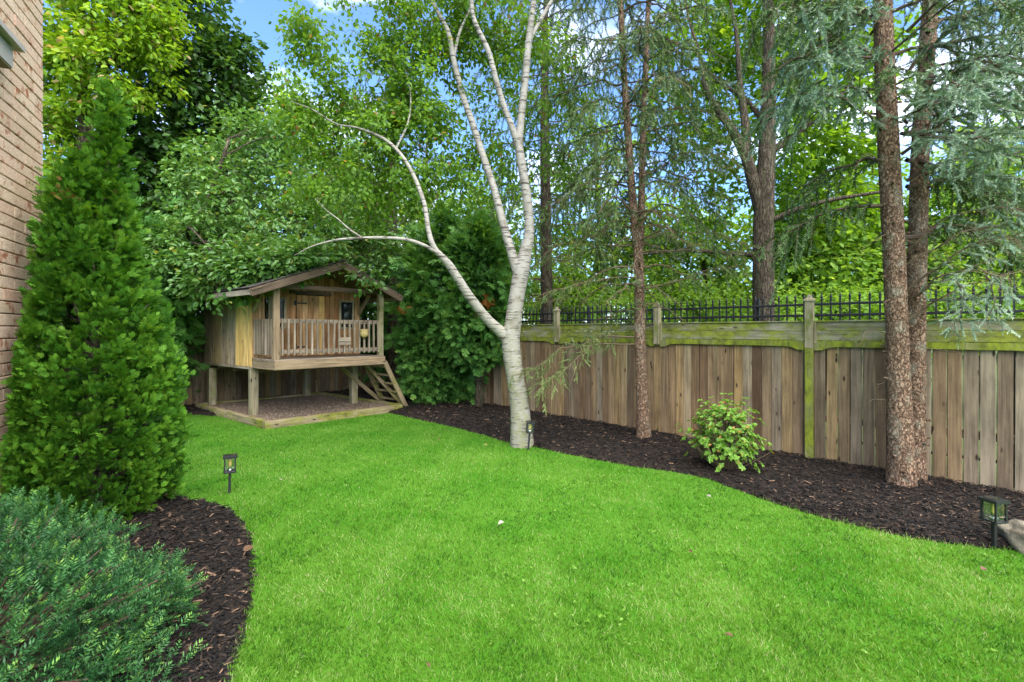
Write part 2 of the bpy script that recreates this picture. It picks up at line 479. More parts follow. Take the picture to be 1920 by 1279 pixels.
def tube(mb, P, R, sides=8, n=None, rough=0.0, a=0.5, flare=0.0, cap=True):
    P = np.asarray(P, float)
    n = n or max(2, len(P) * 4)
    P, R = smooth_path(P, R, n)
    T = np.gradient(P, axis=0); T = unit(T)
    ref = np.array([0.31, 0.95, 0.05])
    S = unit(np.cross(T, ref)); B = np.cross(S, T)
    th = np.linspace(0, 2 * math.pi, sides, endpoint=False)
    rr = R[:, None] * np.ones(sides)[None]
    if rough:
        ph = rng.uniform(0, 6, 6)
        zz = np.arange(n)[:, None] * (6.0 / max(n, 1)); tt = th[None]
        lump = (np.sin(tt * 2 + zz * 1.7 + ph[0]) + np.sin(tt * 3 - zz * 3.1 + ph[1]) * 0.7 + np.sin(tt + zz * 5.3 + ph[2]) * 0.6) / 2.3
        rr = rr * (1 + rough * lump + rough * 0.55 * rng.normal(0, 1, (n, sides)))
    if flare:
        h = np.linspace(0, 1, n)[:, None]
        rr = rr * (1 + flare * np.exp(-h * n * 0.12) * (0.7 + 0.5 * np.maximum(0, np.sin(th * 5 + 1.0))[None]))
    V = P[:, None] + rr[..., None] * (np.cos(th)[None, :, None] * S[:, None] + np.sin(th)[None, :, None] * B[:, None])
    V = V.reshape(-1, 3)
    i = np.arange(n - 1)[:, None] * sides; j = np.arange(sides)[None]; j2 = (j + 1) % sides
    f1 = np.stack([i + j, i + j2, i + sides + j2], -1).reshape(-1, 3)
    f2 = np.stack([i + j, i + sides + j2, i + sides + j], -1).reshape(-1, 3)
    F = np.vstack([f1, f2])
    if cap:
        V = np.vstack([V, P[-1]])
        e = (n - 1) * sides
        F = np.vstack([F, np.stack([e + np.arange(sides), e + (np.arange(sides) + 1) % sides, np.full(sides, len(V) - 1)], -1)])
    mb.add(V, F, a)
    return P, R

PL = {}
def plank_mesh(w, t, L, mat):
    """chamfered board, length along local Z from 0 to L, width along X, thickness along Y"""
    key = (round(w, 3), round(t, 3), round(L, 3), mat.name)
    if key in PL: return PL[key]
    ch = min(0.004, w * 0.2, t * 0.2)
    x, y = w / 2, t / 2
    pr = [(-x + ch, -y), (x - ch, -y), (x, -y + ch), (x, y - ch), (x - ch, y), (-x + ch, y), (-x, y - ch), (-x, -y + ch)]
    V = [(p[0], p[1], 0) for p in pr] + [(p[0], p[1], L) for p in pr]
    F = [(k, (k + 1) % 8, 8 + (k + 1) % 8, 8 + k) for k in range(8)] + [tuple(range(7, -1, -1)), tuple(range(8, 16))]
    me = bpy.data.meshes.new('board')
    me.from_pydata(V, [], F)
    me.materials.append(mat)
    PL[key] = me
    return me

def plank(name, p0, p1, wdir, w, t, mat, parent, ext=0.0):
    """board from p0 to p1, its width along wdir"""
    p0 = Vector(p0); p1 = Vector(p1)
    z = (p1 - p0); L = z.length; z = z.normalized()
    x = Vector(wdir); x = (x - z * x.dot(z)).normalized()
    y = z.cross(x)
    me = plank_mesh(w, t, L, mat)
    o = bpy.data.objects.new(name, me)
    COL.objects.link(o)
    M = Matrix((x, y, z)).transposed().to_4x4()
    M.translation = p0 - (Vector(parent.location) if parent else Vector((0, 0, 0)))
    o.matrix_basis = M
    if parent: o.parent = parent
    return o

def polymesh(name, V, F, mat, parent=None, off=(0, 0, 0), smooth=False):
    me = bpy.data.meshes.new(name)
    V = [tuple(np.asarray(v) - np.asarray(off)) for v in V]
    me.from_pydata(V, [], F)
    me.materials.append(mat)
    if smooth:
        for p in me.polygons: p.use_smooth = True
    o = bpy.data.objects.new(name, me)
    COL.objects.link(o)
    if parent: o.parent = parent
    return o

def lathe(mb, prof, center, sides=20, a=0.5):
    cx, cy, cz = center
    th = np.linspace(0, 2 * math.pi, sides, endpoint=False)
    V = np.array([[cx + r * math.cos(t), cy + r * math.sin(t), cz + z] for r, z in prof for t in th])
    n = len(prof)
    F = []
    for i in range(n - 1):
        for j in range(sides):
            k = (j + 1) % sides
            F += [(i * sides + j, i * sides + k, (i + 1) * sides + k), (i * sides + j, (i + 1) * sides + k, (i + 1) * sides + j)]
    mb.add(V, F, a)

LEAF = np.array([(0, 0, 0), (0.28, 0.30, 0.07), (0.66, 0.26, 0.05), (1.0, 0, -0.10), (0.66, -0.26, 0.05), (0.28, -0.30, 0.07)])
LEAF_F = [(0, 1, 2), (0, 2, 3), (0, 3, 4), (0, 4, 5)]

def wob(P, s, seed=0.0):
    """cheap smooth noise in about [-1, 1]"""
    x, y, z = (P[..., k] * s for k in range(3))
    return (np.sin(x * 1.7 + y * 2.3 + seed) + np.sin(y * 1.9 - z * 2.7 + seed * 1.7 + 1.3) + np.sin(z * 2.1 + x * 2.9 + seed * 0.6 + 4.1)
            + 0.6 * np.sin(x * 4.3 - z * 3.7 + seed * 2.2) + 0.6 * np.sin(y * 4.9 + x * 3.1 + seed * 3.3)) / 3.0

# ------------------------------------------------------------------ the setting: ground, lawn, beds
FU = np.array([-0.699, 0.715])            # along the right fence, towards the corner
FN = np.array([-0.715, -0.699])           # from the right fence into the yard
F0 = np.array([3.83, 6.02])               # post beside the green stripe
BU = np.array([0.685, 0.729])             # along the back fence, towards the corner
BN = np.array([0.729, -0.685])
CORNER = np.array([-3.73, 13.76])

def on_fence(t, n=0.0): return F0 + FU * t + FN * n
def on_back(t, n=0.0): return CORNER - BU * t + BN * n

S = 160.0
o = polymesh('ground', [(-S, -S, -0.03), (S, -S, -0.03), (S, S, -0.03), (-S, S, -0.03)], [(0, 1, 2, 3)], MAT['ground'])
tag(o, kind='structure')
yard = [(*on_fence(-9, -0.1), 0), (*(CORNER + 0.07 * (FU + BU)), 0), (*on_back(14, -0.1), 0), (-14, -6, 0), (12, -6, 0)]
o = polymesh('lawn', yard, [tuple(range(len(yard)))], MAT['lawn'])
tag(o, kind='structure')

edge_px = [(2150, 1046), (1990, 1036), (1920, 1031), (1870, 1029), (1800, 1022), (1740, 1014), (1680, 1003), (1620, 990), (1560, 975), (1500, 958),
           (1440, 940), (1390, 921), (1330, 899), (1270, 886), (1200, 877), (1130, 865), (1060, 851), (1005, 839), (950, 829),
           (905, 815), (850, 801), (790, 788), (752, 779), (700, 768), (560, 772), (440, 781), (372, 779), (340, 776), (240, 772)]
bedR = np.array([gpt(*p) for p in edge_px] + [on_back(11, -0.05), CORNER, on_fence(-4, -0.05)])
left_px = [(300, 905), (334, 934), (384, 941), (430, 956), (456, 984), (470, 1030), (474, 1080), (467, 1130), (455, 1180), (440, 1230), (424, 1279), (395, 1400)]
bedL = np.array([gpt(*p) for p in left_px] + [np.array([-2.2, 1.0]), np.array([-3.4, 1.0]), np.array([-5.2, 4.6]), np.array([-4.4, 5.2])])

def sdist(P, poly):
    """signed distance to a closed polygon, positive inside"""
    A = poly; B = np.roll(poly, -1, 0)
    d = np.full(len(P), 1e9); ins = np.zeros(len(P), bool)
    for a, b_ in zip(A, B):
        ab = b_ - a
        t = np.clip(((P - a) @ ab) / (ab @ ab + 1e-12), 0, 1)
        q = a + t[:, None] * ab
        d = np.minimum(d, np.hypot(*(P - q).T))
        c_ = ((a[1] > P[:, 1]) != (b_[1] > P[:, 1]))
        xx = a[0] + (P[:, 1] - a[1]) * ab[0] / (ab[1] + 1e-12)
        ins ^= c_ & (P[:, 0] < xx)
    return np.where(ins, d, -d)

def edge_wob(P):
    Q = np.c_[P, np.zeros(len(P))]
    return 0.018 * wob(Q, 5.0, 2.0) + 0.010 * wob(Q, 17.0, 5.0)

def bed_height(P, poly, top):
    sd = sdist(P, poly) + edge_wob(P)
    Q = np.c_[P, np.zeros(len(P))]
    return np.clip(sd * 0.45, -0.05, top) + np.where(sd > 0.02, 0.012 * wob(Q, 9, 1.0) + 0.008 * wob(Q, 23, 3.0), 0)

def bed(name, poly, top, step, label):
    lo = poly.min(0) - 0.2; hi = poly.max(0) + 0.2
    nx = int((hi[0] - lo[0]) / step) + 1; ny = int((hi[1] - lo[1]) / step) + 1
    X, Y = np.meshgrid(np.linspace(lo[0], hi[0], nx), np.linspace(lo[1], hi[1], ny))
    P = np.c_[X.ravel(), Y.ravel()]
    sd = sdist(P, poly)
    Z = bed_height(P, poly, top)
    keep = (sd > -0.15).reshape(ny, nx)
    i = np.arange(nx * ny).reshape(ny, nx)
    k = keep[:-1, :-1] & keep[1:, 1:] & keep[:-1, 1:] & keep[1:, :-1]
    a, b_, c_, d = i[:-1, :-1][k], i[:-1, 1:][k], i[1:, 1:][k], i[1:, :-1][k]
    F = np.vstack([np.c_[a, b_, c_], np.c_[a, c_, d]])
    used = np.unique(F); rem = np.zeros(nx * ny, int); rem[used] = np.arange(len(used))
    mb = MB(); mb.add(np.c_[P, Z][used], rem[F])
    return tag(mb.build(name, MAT['soil'], smooth=True), kind='structure')

bed('mulch_bed', bedR, 0.05, 0.06, '')
bed('mulch_bed', bedL, 0.05, 0.03, '')

# sandbox corners (front, left, right, back), then shredded mulch and grass outside it
SBX = [np.array([-4.15, 7.95]), np.array([-6.62, 9.90]), np.array([-2.30, 9.75])]
SBX.append(SBX[1] + SBX[2] - SBX[0])
sb_poly = np.array([SBX[0], SBX[2], SBX[3], SBX[1]])

def mulch(name, poly, n, smin, smax, top, near):
    lo = poly.min(0); hi = poly.max(0)
    pts = []
    while sum(map(len, pts)) < n:
        Y = np.exp(rng.uniform(math.log(max(1.4, lo[1])), math.log(hi[1]), n))
        X = rng.uniform(-1.3, 1.3, n) * Y
        P = np.c_[X, Y]
        pts.append(P[(sdist(P, poly) > -0.015) & (sdist(P, sb_poly) < 0.0) & (P[:, 0] > lo[0]) & (P[:, 0] < hi[0])])
    P = np.vstack(pts)[:n]
    Z = np.maximum(bed_height(P, poly, top), 0.004) + rng.uniform(0.001, 0.014, n)
    ang = rng.uniform(0, 2 * math.pi, n)
    ax = np.c_[np.cos(ang), np.sin(ang), rng.normal(0, 0.22, n)]
    nr = np.c_[rng.normal(0, 0.4, n), rng.normal(0, 0.4, n), np.ones(n)]
    T = [(-0.5, -0.09, 0), (0.45, -0.13, 0.03), (0.5, 0.06, 0.02), (-0.42, 0.13, 0), (0.0, 0.0, 0.10)]
    TF = [(0, 1, 4), (1, 2, 4), (2, 3, 4), (3, 0, 4)]
    s = rng.uniform(smin, smax, n) * np.clip(P[:, 1] / near, 0.9, 2.2)
    a = rng.beta(1.2, 2.2, n); fd = rng.random(n) < 0.10; a[fd] = rng.uniform(0.80, 0.95, fd.sum()); a[rng.random(n) < 0.022] = 1.0
    mb = MB(); scatter(mb, T, TF, np.c_[P, Z], ax, nr, s, a)
    return mb.build(name, MAT['mulch'])

o = mulch('bark_mulch', bedR, 26000, 0.022, 0.066, 0.05, 6.0)
tag(o, 'dark shredded bark mulch in the bed along the wooden fence', 'mulch', kind='stuff')
o = mulch('bark_mulch', bedL, 18000, 0.018, 0.07, 0.05, 3.2)
tag(o, 'dark shredded bark mulch in the bed round the yew', 'mulch', kind='stuff')

def grass():
    n = 325000
    Y = np.exp(rng.uniform(math.log(1.75), math.log(10.6), n))
    X = rng.uniform(-1.2, 1.2, n) * Y
    P = np.c_[X, Y]
    inl = np.maximum(sdist(P, bedL), sdist(P, bedR)) + edge_wob(P)
    k = (inl < 0.006) & (sdist(P, sb_poly) < -0.03)
    k &= ((P - F0) @ FN > 0.1)
    k &= ~((P[:, 0] < -2.9) & (P[:, 1] < 4.4) & (P[:, 0] < -3.0 - 0.2 * (P[:, 1] - 3)))
    P = P[k]; inl = inl[k]; n = len(P)
    Q = np.c_[P, np.zeros(n)]
    patch = wob(Q, 1.1, 0.3); fine = wob(Q, 4.0, 1.9)
    stripe = np.sin((P @ np.array([0.80, -0.60])) * 2 * math.pi / 1.05 + 0.5 * wob(Q, 0.7, 2.2))
    lean = np.arctan2(0.6, 0.8) + (stripe > 0) * math.pi
    ang = rng.uniform(0, 2 * math.pi, n)
    tilt = rng.uniform(0.2, 1.15, n)
    ax = np.c_[np.cos(ang) * tilt + 0.16 * np.cos(lean), np.sin(ang) * tilt + 0.16 * np.sin(lean), np.ones(n)]
    fa = rng.uniform(0, 2 * math.pi, n)
    nr = np.c_[np.cos(fa), np.sin(fa), np.full(n, 0.15)]
    T = [(0, -0.5, 0), (0, 0.5, 0), (0.55, 0.38, 0.05), (0.55, -0.38, 0.05), (1.0, 0, 0.22)]
    TF = [(0, 1, 2), (0, 2, 3), (3, 2, 4)]
    h = rng.uniform(0.016, 0.042, n) * (1 + 0.18 * patch) * (1 + 0.45 * np.exp(-(inl / 0.05) ** 2) * (rng.random(n) < 0.5))
    w = rng.uniform(0.0024, 0.0048, n) * np.sqrt(np.clip(P[:, 1] / 2.6, 0.85, 4))
    a = 0.42 + 0.17 * patch + 0.16 * fine + 0.09 * np.tanh(3 * stripe) + 0.13 * wob(Q, 13.0, 0.8) + rng.normal(0, 0.23, n)
    dry = rng.random(n) < (0.035 + 0.20 * np.clip(fine + patch * 0.8 + 0.25 * stripe - 0.25, 0, 1) + 0.22 * np.exp(-(inl / 0.06) ** 2))
    a = np.clip(a, 0.0, 0.85); a[dry] = rng.uniform(0.86, 1.0, dry.sum()); h[dry] *= 0.8
    G = np.c_[P, np.full(n, -0.002)]; SCL = np.c_[h, w, h]; nearb = P[:, 1] < 4.2
    mb = MB(); scatter(mb, T, TF, G[nearb], ax[nearb], nr[nearb], SCL[nearb], a[nearb])
    fb = ~nearb
    scatter(mb, [(0, -0.5, 0), (0, 0.5, 0), (1.0, 0, 0.15)], [(0, 1, 2)], G[fb], ax[fb], nr[fb], SCL[fb] * np.array([1, 1.35, 1]), a[fb])
    nw = 160                                             # clover and plantain among the grass
    Yw = np.exp(rng.uniform(math.log(2.0), math.log(8.0), nw)); Pw = np.c_[rng.uniform(-1.0, 1.1, nw) * Yw, Yw]
    cl = np.array([[0.1, 3.0], [1.4, 3.6], [-0.8, 4.4], [2.0, 4.2], [0.6, 2.6], [-0.4, 6.0], [1.2, 5.2]])
    ci = rng.integers(0, len(cl), nw); clump = rng.random(nw) < 0.6
    Pw[clump] = cl[ci[clump]] + rng.normal(0, 0.16, (clump.sum(), 2))
    okw = (np.maximum(sdist(Pw, bedL), sdist(Pw, bedR)) < -0.05) & (sdist(Pw, sb_poly) < -0.1)
    Pw = Pw[okw]; iw = np.repeat(np.arange(len(Pw)), 4); m_ = len(iw); aw = rng.uniform(0, 6.28, m_)
    scatter(mb, LEAF, LEAF_F, np.c_[Pw[iw] + rng.normal(0, 0.012, (m_, 2)), rng.uniform(0.018, 0.036, m_)], np.c_[np.cos(aw), np.sin(aw), rng.uniform(0.0, 0.5, m_)],
            np.array([0, 0, 1.0]) + rng.normal(0, 0.25, (m_, 3)), rng.uniform(0.012, 0.026, m_), rng.choice([0.3, 0.5, 0.66, 0.78], m_))
    o = mb.build('grass', MAT['grass'])
    tag(o, 'short bright green mown lawn grass', 'grass', kind='stuff')
grass()

# ------------------------------------------------------------------ house corner
HC = np.array([-4.30, 4.30])
HD = np.array([0.459, -0.889])            # from the corner towards the viewer
HN = np.array([0.889, 0.459])             # out of the wall
house = thing('house', 'corner of a pale brick house at the left edge', 'house', (HC[0], HC[1], 0))
def hp(t, n, z): return (HC[0] + HD[0] * t + HN[0] * n, HC[1] + HD[1] * t + HN[1] * n, z)
def hbox(name, t0, t1, n0, n1, z0, z1, mat):
    V = [hp(t, n, z) for z in (z0, z1) for (t, n) in ((t0, n0), (t1, n0), (t1, n1), (t0, n1))]
    F = [(3, 2, 1, 0), (4, 5, 6, 7), (0, 1, 5, 4), (1, 2, 6, 5), (2, 3, 7, 6), (3, 0, 4, 7)]
    return polymesh(name, V, F, mat, house, house.location)
BL, CH = 0.36, 0.0982
BZ = 0.315
hbox('wall', 0.012, 4.2, -3.0, -0.014, BZ, BZ + CH * 56, MAT['mortar'])
hbox('foundation', -0.02, 4.2, -3.0, 0.004, -0.02, BZ - 0.004, MAT['concrete'])
bk = {}
def brick_mesh(L, W, Hh):
    key = round(L, 3)
    if key in bk: return bk[key]
    x, y, z, c_ = L / 2, W / 2, Hh / 2, 0.005
    V = []; 
    for sz in (-1, 1):
        for dx, dy in ((-1, -1), (1, -1), (1, 1), (-1, 1)):
            V.append((dx * x, dy * y, sz * (z - c_)))
    for sz in (-1, 1):
        for dx, dy in ((-1, -1), (1, -1), (1, 1), (-1, 1)):
            V.append((dx * (x - c_), dy * (y - c_), sz * z))
    F = [(0, 1, 5, 4), (1, 2, 6, 5), (2, 3, 7, 6), (3, 0, 4, 7), (8, 11, 10, 9), (12, 13, 14, 15)]
    for k in range(4):
        k2 = (k + 1) % 4
        F += [(8 + k, 8 + k2, k2, k), (4 + k, 4 + k2, 12 + k2, 12 + k)]
    me = bpy.data.meshes.new('brick'); me.from_pydata(V, [], F); me.materials.append(MAT['brick'])
    bk[key] = me
    return me
rz = math.atan2(HD[1], HD[0])
for r in range(54):
    t = -0.005 if r % 2 == 0 else -0.005 - BL / 2
    while t < 1.35:
        a0 = max(t, -0.005); a1 = t + BL - 0.011
        L = a1 - a0
        if L > 0.05:
            z = BZ + CH * (r + 0.5)
            p = hp((a0 + a1) / 2, -0.05 + random.uniform(-0.0025, 0.0025), z)
            o = link('brick', brick_mesh(L, 0.1, CH - 0.0075), None, house, Vector(p) - house.location)
            o.rotation_euler = (random.gauss(0, 0.004), random.gauss(0, 0.003), rz)
        t += BL
# projecting metal trim high on the wall
hbox('trim_ledge', 0.84, 2.4, 0.002, 0.17, 3.80, 3.84, MAT['trim'])
hbox('trim_face', 0.90, 2.4, 0.002, 0.12, 3.64, 3.785, MAT['trim'])
hbox('trim_underside', 0.91, 2.4, 0.004, 0.115, 3.625, 3.637, MAT['trim_shaded'])  # thin strip whose dark colour stands in for the shadowed underside

# ------------------------------------------------------------------ wooden fences
def fence(name, label, base, u, nrm, posts, mossy_posts, t_lo, t_hi, gap_from=None):
    root = thing(name, label, 'fence', (base[0], base[1], 0))
    def P(t, n, z): return (base[0] + u[0] * t + nrm[0] * n, base[1] + u[1] * t + nrm[1] * n, z)
    u3 = (u[0], u[1], 0)
    pitch = 0.1243
    t = t_lo
    k = 0
    while t < t_hi:
        w = 0.119 if not (gap_from is not None and t < gap_from) else 0.1145
        n0 = random.uniform(-0.004, 0.004)
        lean = random.gauss(0, 0.003)
        plank('board', P(t + pitch / 2, n0, -0.05 + random.uniform(-0.01, 0.03)), P(t + pitch / 2 + lean, n0, 1.478 + random.uniform(-0.004, 0.004)), u3, w, 0.018, MAT['fence'], root)
        t += pitch; k += 1
    for i in range(len(posts) - 1):
        a, b_ = posts[i], posts[i + 1]
        plank('upper_rail', P(a + 0.048, 0.018, 1.708), P(b_ - 0.048, 0.018, 1.708), (0, 0, 1), 0.112, 0.03, MAT['fence_rail'], root)
        plank('lower_rail', P(a + 0.048, 0.020, 1.590), P(b_ - 0.048, 0.020, 1.590), (0, 0, 1), 0.116, 0.034, MAT['fence_rail'], root)
        plank('cap_rail', P(a + 0.048, 0.010, 1.775), P(b_ - 0.048, 0.010, 1.775), (nrm[0], nrm[1], 0), 0.09, 0.018, MAT['fence_rail'], root)
        plank('back_rail', P(a + 0.03, -0.04, 0.55), P(b_ - 0.03, -0.04, 0.55), (0, 0, 1), 0.09, 0.04, MAT['fence'], root)
        # valance with curved ends
        xs = np.linspace(a + 0.046, b_ - 0.046, 25)
        d = np.minimum(xs - xs[0], xs[-1] - xs)
        lo = 1.455 - 0.048 * (1 - np.clip((d - 0.07) / 0.14, 0, 1) ** 2 * (3 - 2 * np.clip((d - 0.07) / 0.14, 0, 1)))
        V = []
        for q in range(25):
            for nn in (0.016, 0.05):
                V.append(P(xs[q], nn, 1.528)); V.append(P(xs[q], nn, lo[q]))
        F = []
        for q in range(24):
            c0 = q * 4; c1 = c0 + 4
            F += [(c0 + 2, c0 + 3, c1 + 3, c1 + 2), (c0, c1, c1 + 1, c0 + 1), (c0, c0 + 2, c1 + 2, c1), (c0 + 1, c1 + 1, c1 + 3, c0 + 3)]
        F += [(0, 1, 3, 2), (96, 98, 99, 97)]
        polymesh('valance', V, F, MAT['fence_moss'], root, root.location)
    for p in posts:
        pm = MAT['fence_moss'] if p in mossy_posts else MAT['post']
        pn = 0.058 if p in mossy_posts else -0.055
        plank('post', P(p, pn, -0.1), P(p, pn, 1.44), u3, 0.088, 0.07, pm, root)
        plank('post_top', P(p, 0.050, 1.441), P(p, 0.050, 2.03), u3, 0.092, 0.09, MAT['post'], root)
        mb = MB(); c_ = np.array(P(p, 0.05, 2.03))
        ux = np.array([*u, 0]) ; ny = np.array([*nrm, 0])
        V = []
        for hw, z in ((0.058, 0.001), (0.058, 0.022), (0.028, 0.045), (0.020, 0.075), (0.004, 0.09)):
            V += [c_ + ux * sx * hw + ny * sy * hw + np.array([0, 0, z]) for sx, sy in ((-1, -1), (1, -1), (1, 1), (-1, 1))]
        F = [(3, 2, 1, 0), (16, 17, 18, 19)]
        for l in range(4):
            for q in range(4):
                F.append((l * 4 + q, l * 4 + (q + 1) % 4, l * 4 + 4 + (q + 1) % 4, l * 4 + 4 + q))
        polymesh('post_cap', V, F, MAT['post'], root, root.location)
        plank('batten', P(p - 0.062, 0.046, 1.50), P(p - 0.062, 0.046, 1.775), u3, 0.026, 0.03, MAT['post'], root)
    return root

fence('wooden_fence', 'long brown board fence with green mossy rails along the right side', F0, FU, FN,
      [-2.11, 0.0, 2.11, 4.2, 6.3, 8.4, 10.5], [0.0], -2.9, 10.72, gap_from=-0.2)
fence('wooden_fence', 'shaded board fence behind the wooden playhouse', CORNER, -BU, BN, [0.25, 2.3, 4.4, 6.5], [], 0.06, 6.6)

# black iron fence just beyond
iron = thing('iron_fence', 'black iron picket fence with spear tips beyond the wooden fence', 'fence', (*on_fence(0, -0.30), 0))
pm = MB()
for (x0, x1, z0, z1) in ((-0.009, 0.009, 0.0, 2.06),):
    V = [(x, y, z) for z in (z0, z1) for x, y in ((x0, x0), (x1, x0), (x1, x1), (x0, x1))]
    pm.add(V, [(0, 1, 5), (0, 5, 4), (1, 2, 6), (1, 6, 5), (2, 3, 7), (2, 7, 6), (3, 0, 4), (3, 4, 7), (4, 5, 6), (4, 6, 7)])
lathe(pm, [(0.006, 2.055), (0.017, 2.065), (0.017, 2.072), (0.008, 2.078), (0.016, 2.10), (0.001, 2.15)], (0, 0, 0), 6)
pme = pm.mesh('picket'); pme.materials.append(MAT['iron'])
tt = -2.3
while tt < 6.6:
    p = on_fence(tt, -0.30)
    o = link('picket', pme, None, iron, (p[0] - iron.location.x, p[1] - iron.location.y, 0))
    o.rotation_euler.z = math.atan2(FU[1], FU[0])
    tt += 0.102
for z in (1.86, 2.005, 0.25):
    a, b_ = on_fence(-2.4, -0.30), on_fence(6.7, -0.30)
    plank('rail', (*a, z), (*b_, z), (0, 0, 1), 0.032, 0.03, MAT['iron'], iron)
for tt in (-2.25, 0.75, 3.75, 6.55):
    a = on_fence(tt, -0.36)
    plank('post', (*a, 0), (*a, 2.12), (*FU, 0), 0.055, 0.055, MAT['iron'], iron)

# ------------------------------------------------------------------ playhouse on posts
D0 = np.array([-4.085, 8.07])
EA = np.array([0.684, 0.729]); EB = np.array([-0.786, 0.618])
ph = thing('playhouse', 'weathered wooden playhouse on posts with a railed porch and gable roof', 'playhouse', (D0[0], D0[1], 0))
def W(a, b, z): return (D0[0] + EA[0] * a + EB[0] * b, D0[1] + EA[1] * a + EB[1] * b, z)
A3, B3, Z3 = (*EA, 0), (*EB, 0), (0, 0, 1)
WID, PB, BK = 2.15, 0.884, 3.16
RL, RR, PK = -0.47, 2.40, 1.12
ZL, ZR, ZP = 2.36, 2.39, 2.965
def roofz(a):
    return ZL + (a - RL) * (ZP - ZL) / (PK - RL) if a < PK else ZR + (RR - a) * (ZP - ZR) / (RR - PK)
# platform
plank('deck_fascia', W(0.0, 0, 1.052), W(WID, 0, 1.052), Z3, 0.155, 0.04, MAT['beam'], ph)
plank('deck_fascia', W(0.018, 0.022, 1.05), W(0.018, PB - 0.01, 1.05), Z3, 0.15, 0.036, MAT['beam'], ph)
plank('deck_fascia', W(WID - 0.018, 0.022, 1.05), W(WID - 0.018, PB - 0.01, 1.05), Z3, 0.15, 0.036, MAT['beam'], ph)
for k in range(6):
    bb = 0.075 + k * 0.142
    plank('deck_board', W(0.0, bb, 1.142), W(WID, bb, 1.142), B3, 0.136, 0.024, MAT['greywood'], ph)
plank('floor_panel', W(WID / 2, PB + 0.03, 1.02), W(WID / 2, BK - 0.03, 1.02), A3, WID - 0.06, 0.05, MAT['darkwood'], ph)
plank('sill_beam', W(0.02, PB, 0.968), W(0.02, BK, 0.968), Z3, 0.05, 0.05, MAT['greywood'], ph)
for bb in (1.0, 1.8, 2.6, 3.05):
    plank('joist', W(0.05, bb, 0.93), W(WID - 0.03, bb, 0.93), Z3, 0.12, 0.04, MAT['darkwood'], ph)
# side boards
bw = (BK - PB) / 17
for k in range(17):
    b0 = PB + (k + 0.5) * bw
    plank('side_board', W(0.0 - random.uniform(0, 0.006), b0, 0.995), W(0.0, b0, roofz(0) - 0.04), B3, bw - 0.006, 0.02,
          MAT['yellowwood'] if k < 5 else MAT['sidewood'], ph)
    plank('side_board', W(WID, b0, 0.995), W(WID, b0, roofz(WID) - 0.04), B3, bw - 0.006, 0.02, MAT['sidewood'], ph)
# front wall with two windows and a door
nb = 19; fw = WID / nb
DOOR = (0.80, 1.36); DTOP = 2.36
WINS = [(0.32, 0.56), (1.72, 1.965)]; WZ = (1.72, 2.27)
for k in range(nb):
    a0 = (k + 0.5) * fw
    top = roofz(a0) - 0.05
    spans = [(1.155, top)]
    for w0, w1 in WINS:
        if w0 - fw * 0.4 < a0 < w1 + fw * 0.4: spans = [(1.155, WZ[0]), (WZ[1], top)]
    if DOOR[0] < a0 < DOOR[1]: spans = [(DTOP + 0.05, top)]
    for z0, z1 in spans:
        plank('wall_board', W(a0, PB, z0), W(a0, PB, z1), A3, fw - 0.005, 0.02, MAT['frontwood'], ph)
    plank('back_board', W(a0, BK - 0.012, 0.995), W(a0, BK - 0.012, top), A3, fw - 0.005, 0.02, MAT['sidewood'], ph)
for w0, w1 in WINS:
    win = plank('window', W((w0 + w1) / 2, PB + 0.004, WZ[0]), W((w0 + w1) / 2, PB + 0.004, WZ[1]), A3, w1 - w0 + 0.06, 0.008, MAT['dark'], ph)
    for aa in (w0 - 0.022, w1 + 0.022):
        plank('window_frame', W(aa, PB - 0.022, WZ[0] - 0.03), W(aa, PB - 0.022, WZ[1] + 0.03), A3, 0.045, 0.022, MAT['post'], ph)
    for zz in (WZ[0] - 0.01, WZ[1] + 0.01):
        plank('window_frame', W(w0 + 0.002, PB - 0.020, zz), W(w1 - 0.002, PB - 0.020, zz), Z3, 0.04, 0.02, MAT['post'], ph)
nd_ = 5; dw = (DOOR[1] - DOOR[0]) / nd_
for k in range(nd_):
    a0 = DOOR[0] + (k + 0.5) * dw
    plank('door_board', W(a0, PB - 0.012, 1.165), W(a0, PB - 0.012, DTOP), A3, dw - 0.004, 0.022, MAT['frontwood'] if k < 4 else MAT['yellowwood'], ph)
for zz in (2.20, 1.34):
    plank('hinge', W(DOOR[0] + 0.01, PB - 0.03, zz), W(DOOR[0] + 0.20, PB - 0.03, zz), Z3, 0.028, 0.008, MAT['hinge'], ph)
    plank('hinge_plate', W(DOOR[0] - 0.03, PB - 0.034, zz - 0.045), W(DOOR[0] - 0.03, PB - 0.034, zz + 0.045), A3, 0.05, 0.008, MAT['hinge'], ph)
plank('lintel', W(0.66, PB - 0.045, 2.40), W(1.48, PB - 0.045, 2.40), Z3, 0.06, 0.06, MAT['darkwood'], ph)
# porch posts, beam, braces
plank('porch_post', W(0.045, 0.052, 1.155), W(0.045, 0.052, 2.40), A3, 0.105, 0.10, MAT['beam'], ph)
plank('porch_post', W(2.085, 0.052, 1.155), W(2.085, 0.052, 2.40), A3, 0.095, 0.095, MAT['post'], ph)
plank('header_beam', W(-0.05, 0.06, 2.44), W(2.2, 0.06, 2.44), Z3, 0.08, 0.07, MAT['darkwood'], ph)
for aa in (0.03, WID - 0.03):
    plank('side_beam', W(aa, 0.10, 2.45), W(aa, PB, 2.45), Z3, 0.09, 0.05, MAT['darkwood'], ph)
    plank('brace', W(aa, PB - 0.02, 2.02), W(aa, PB - 0.40, 2.41), A3, 0.06, 0.06, MAT['beam'], ph)
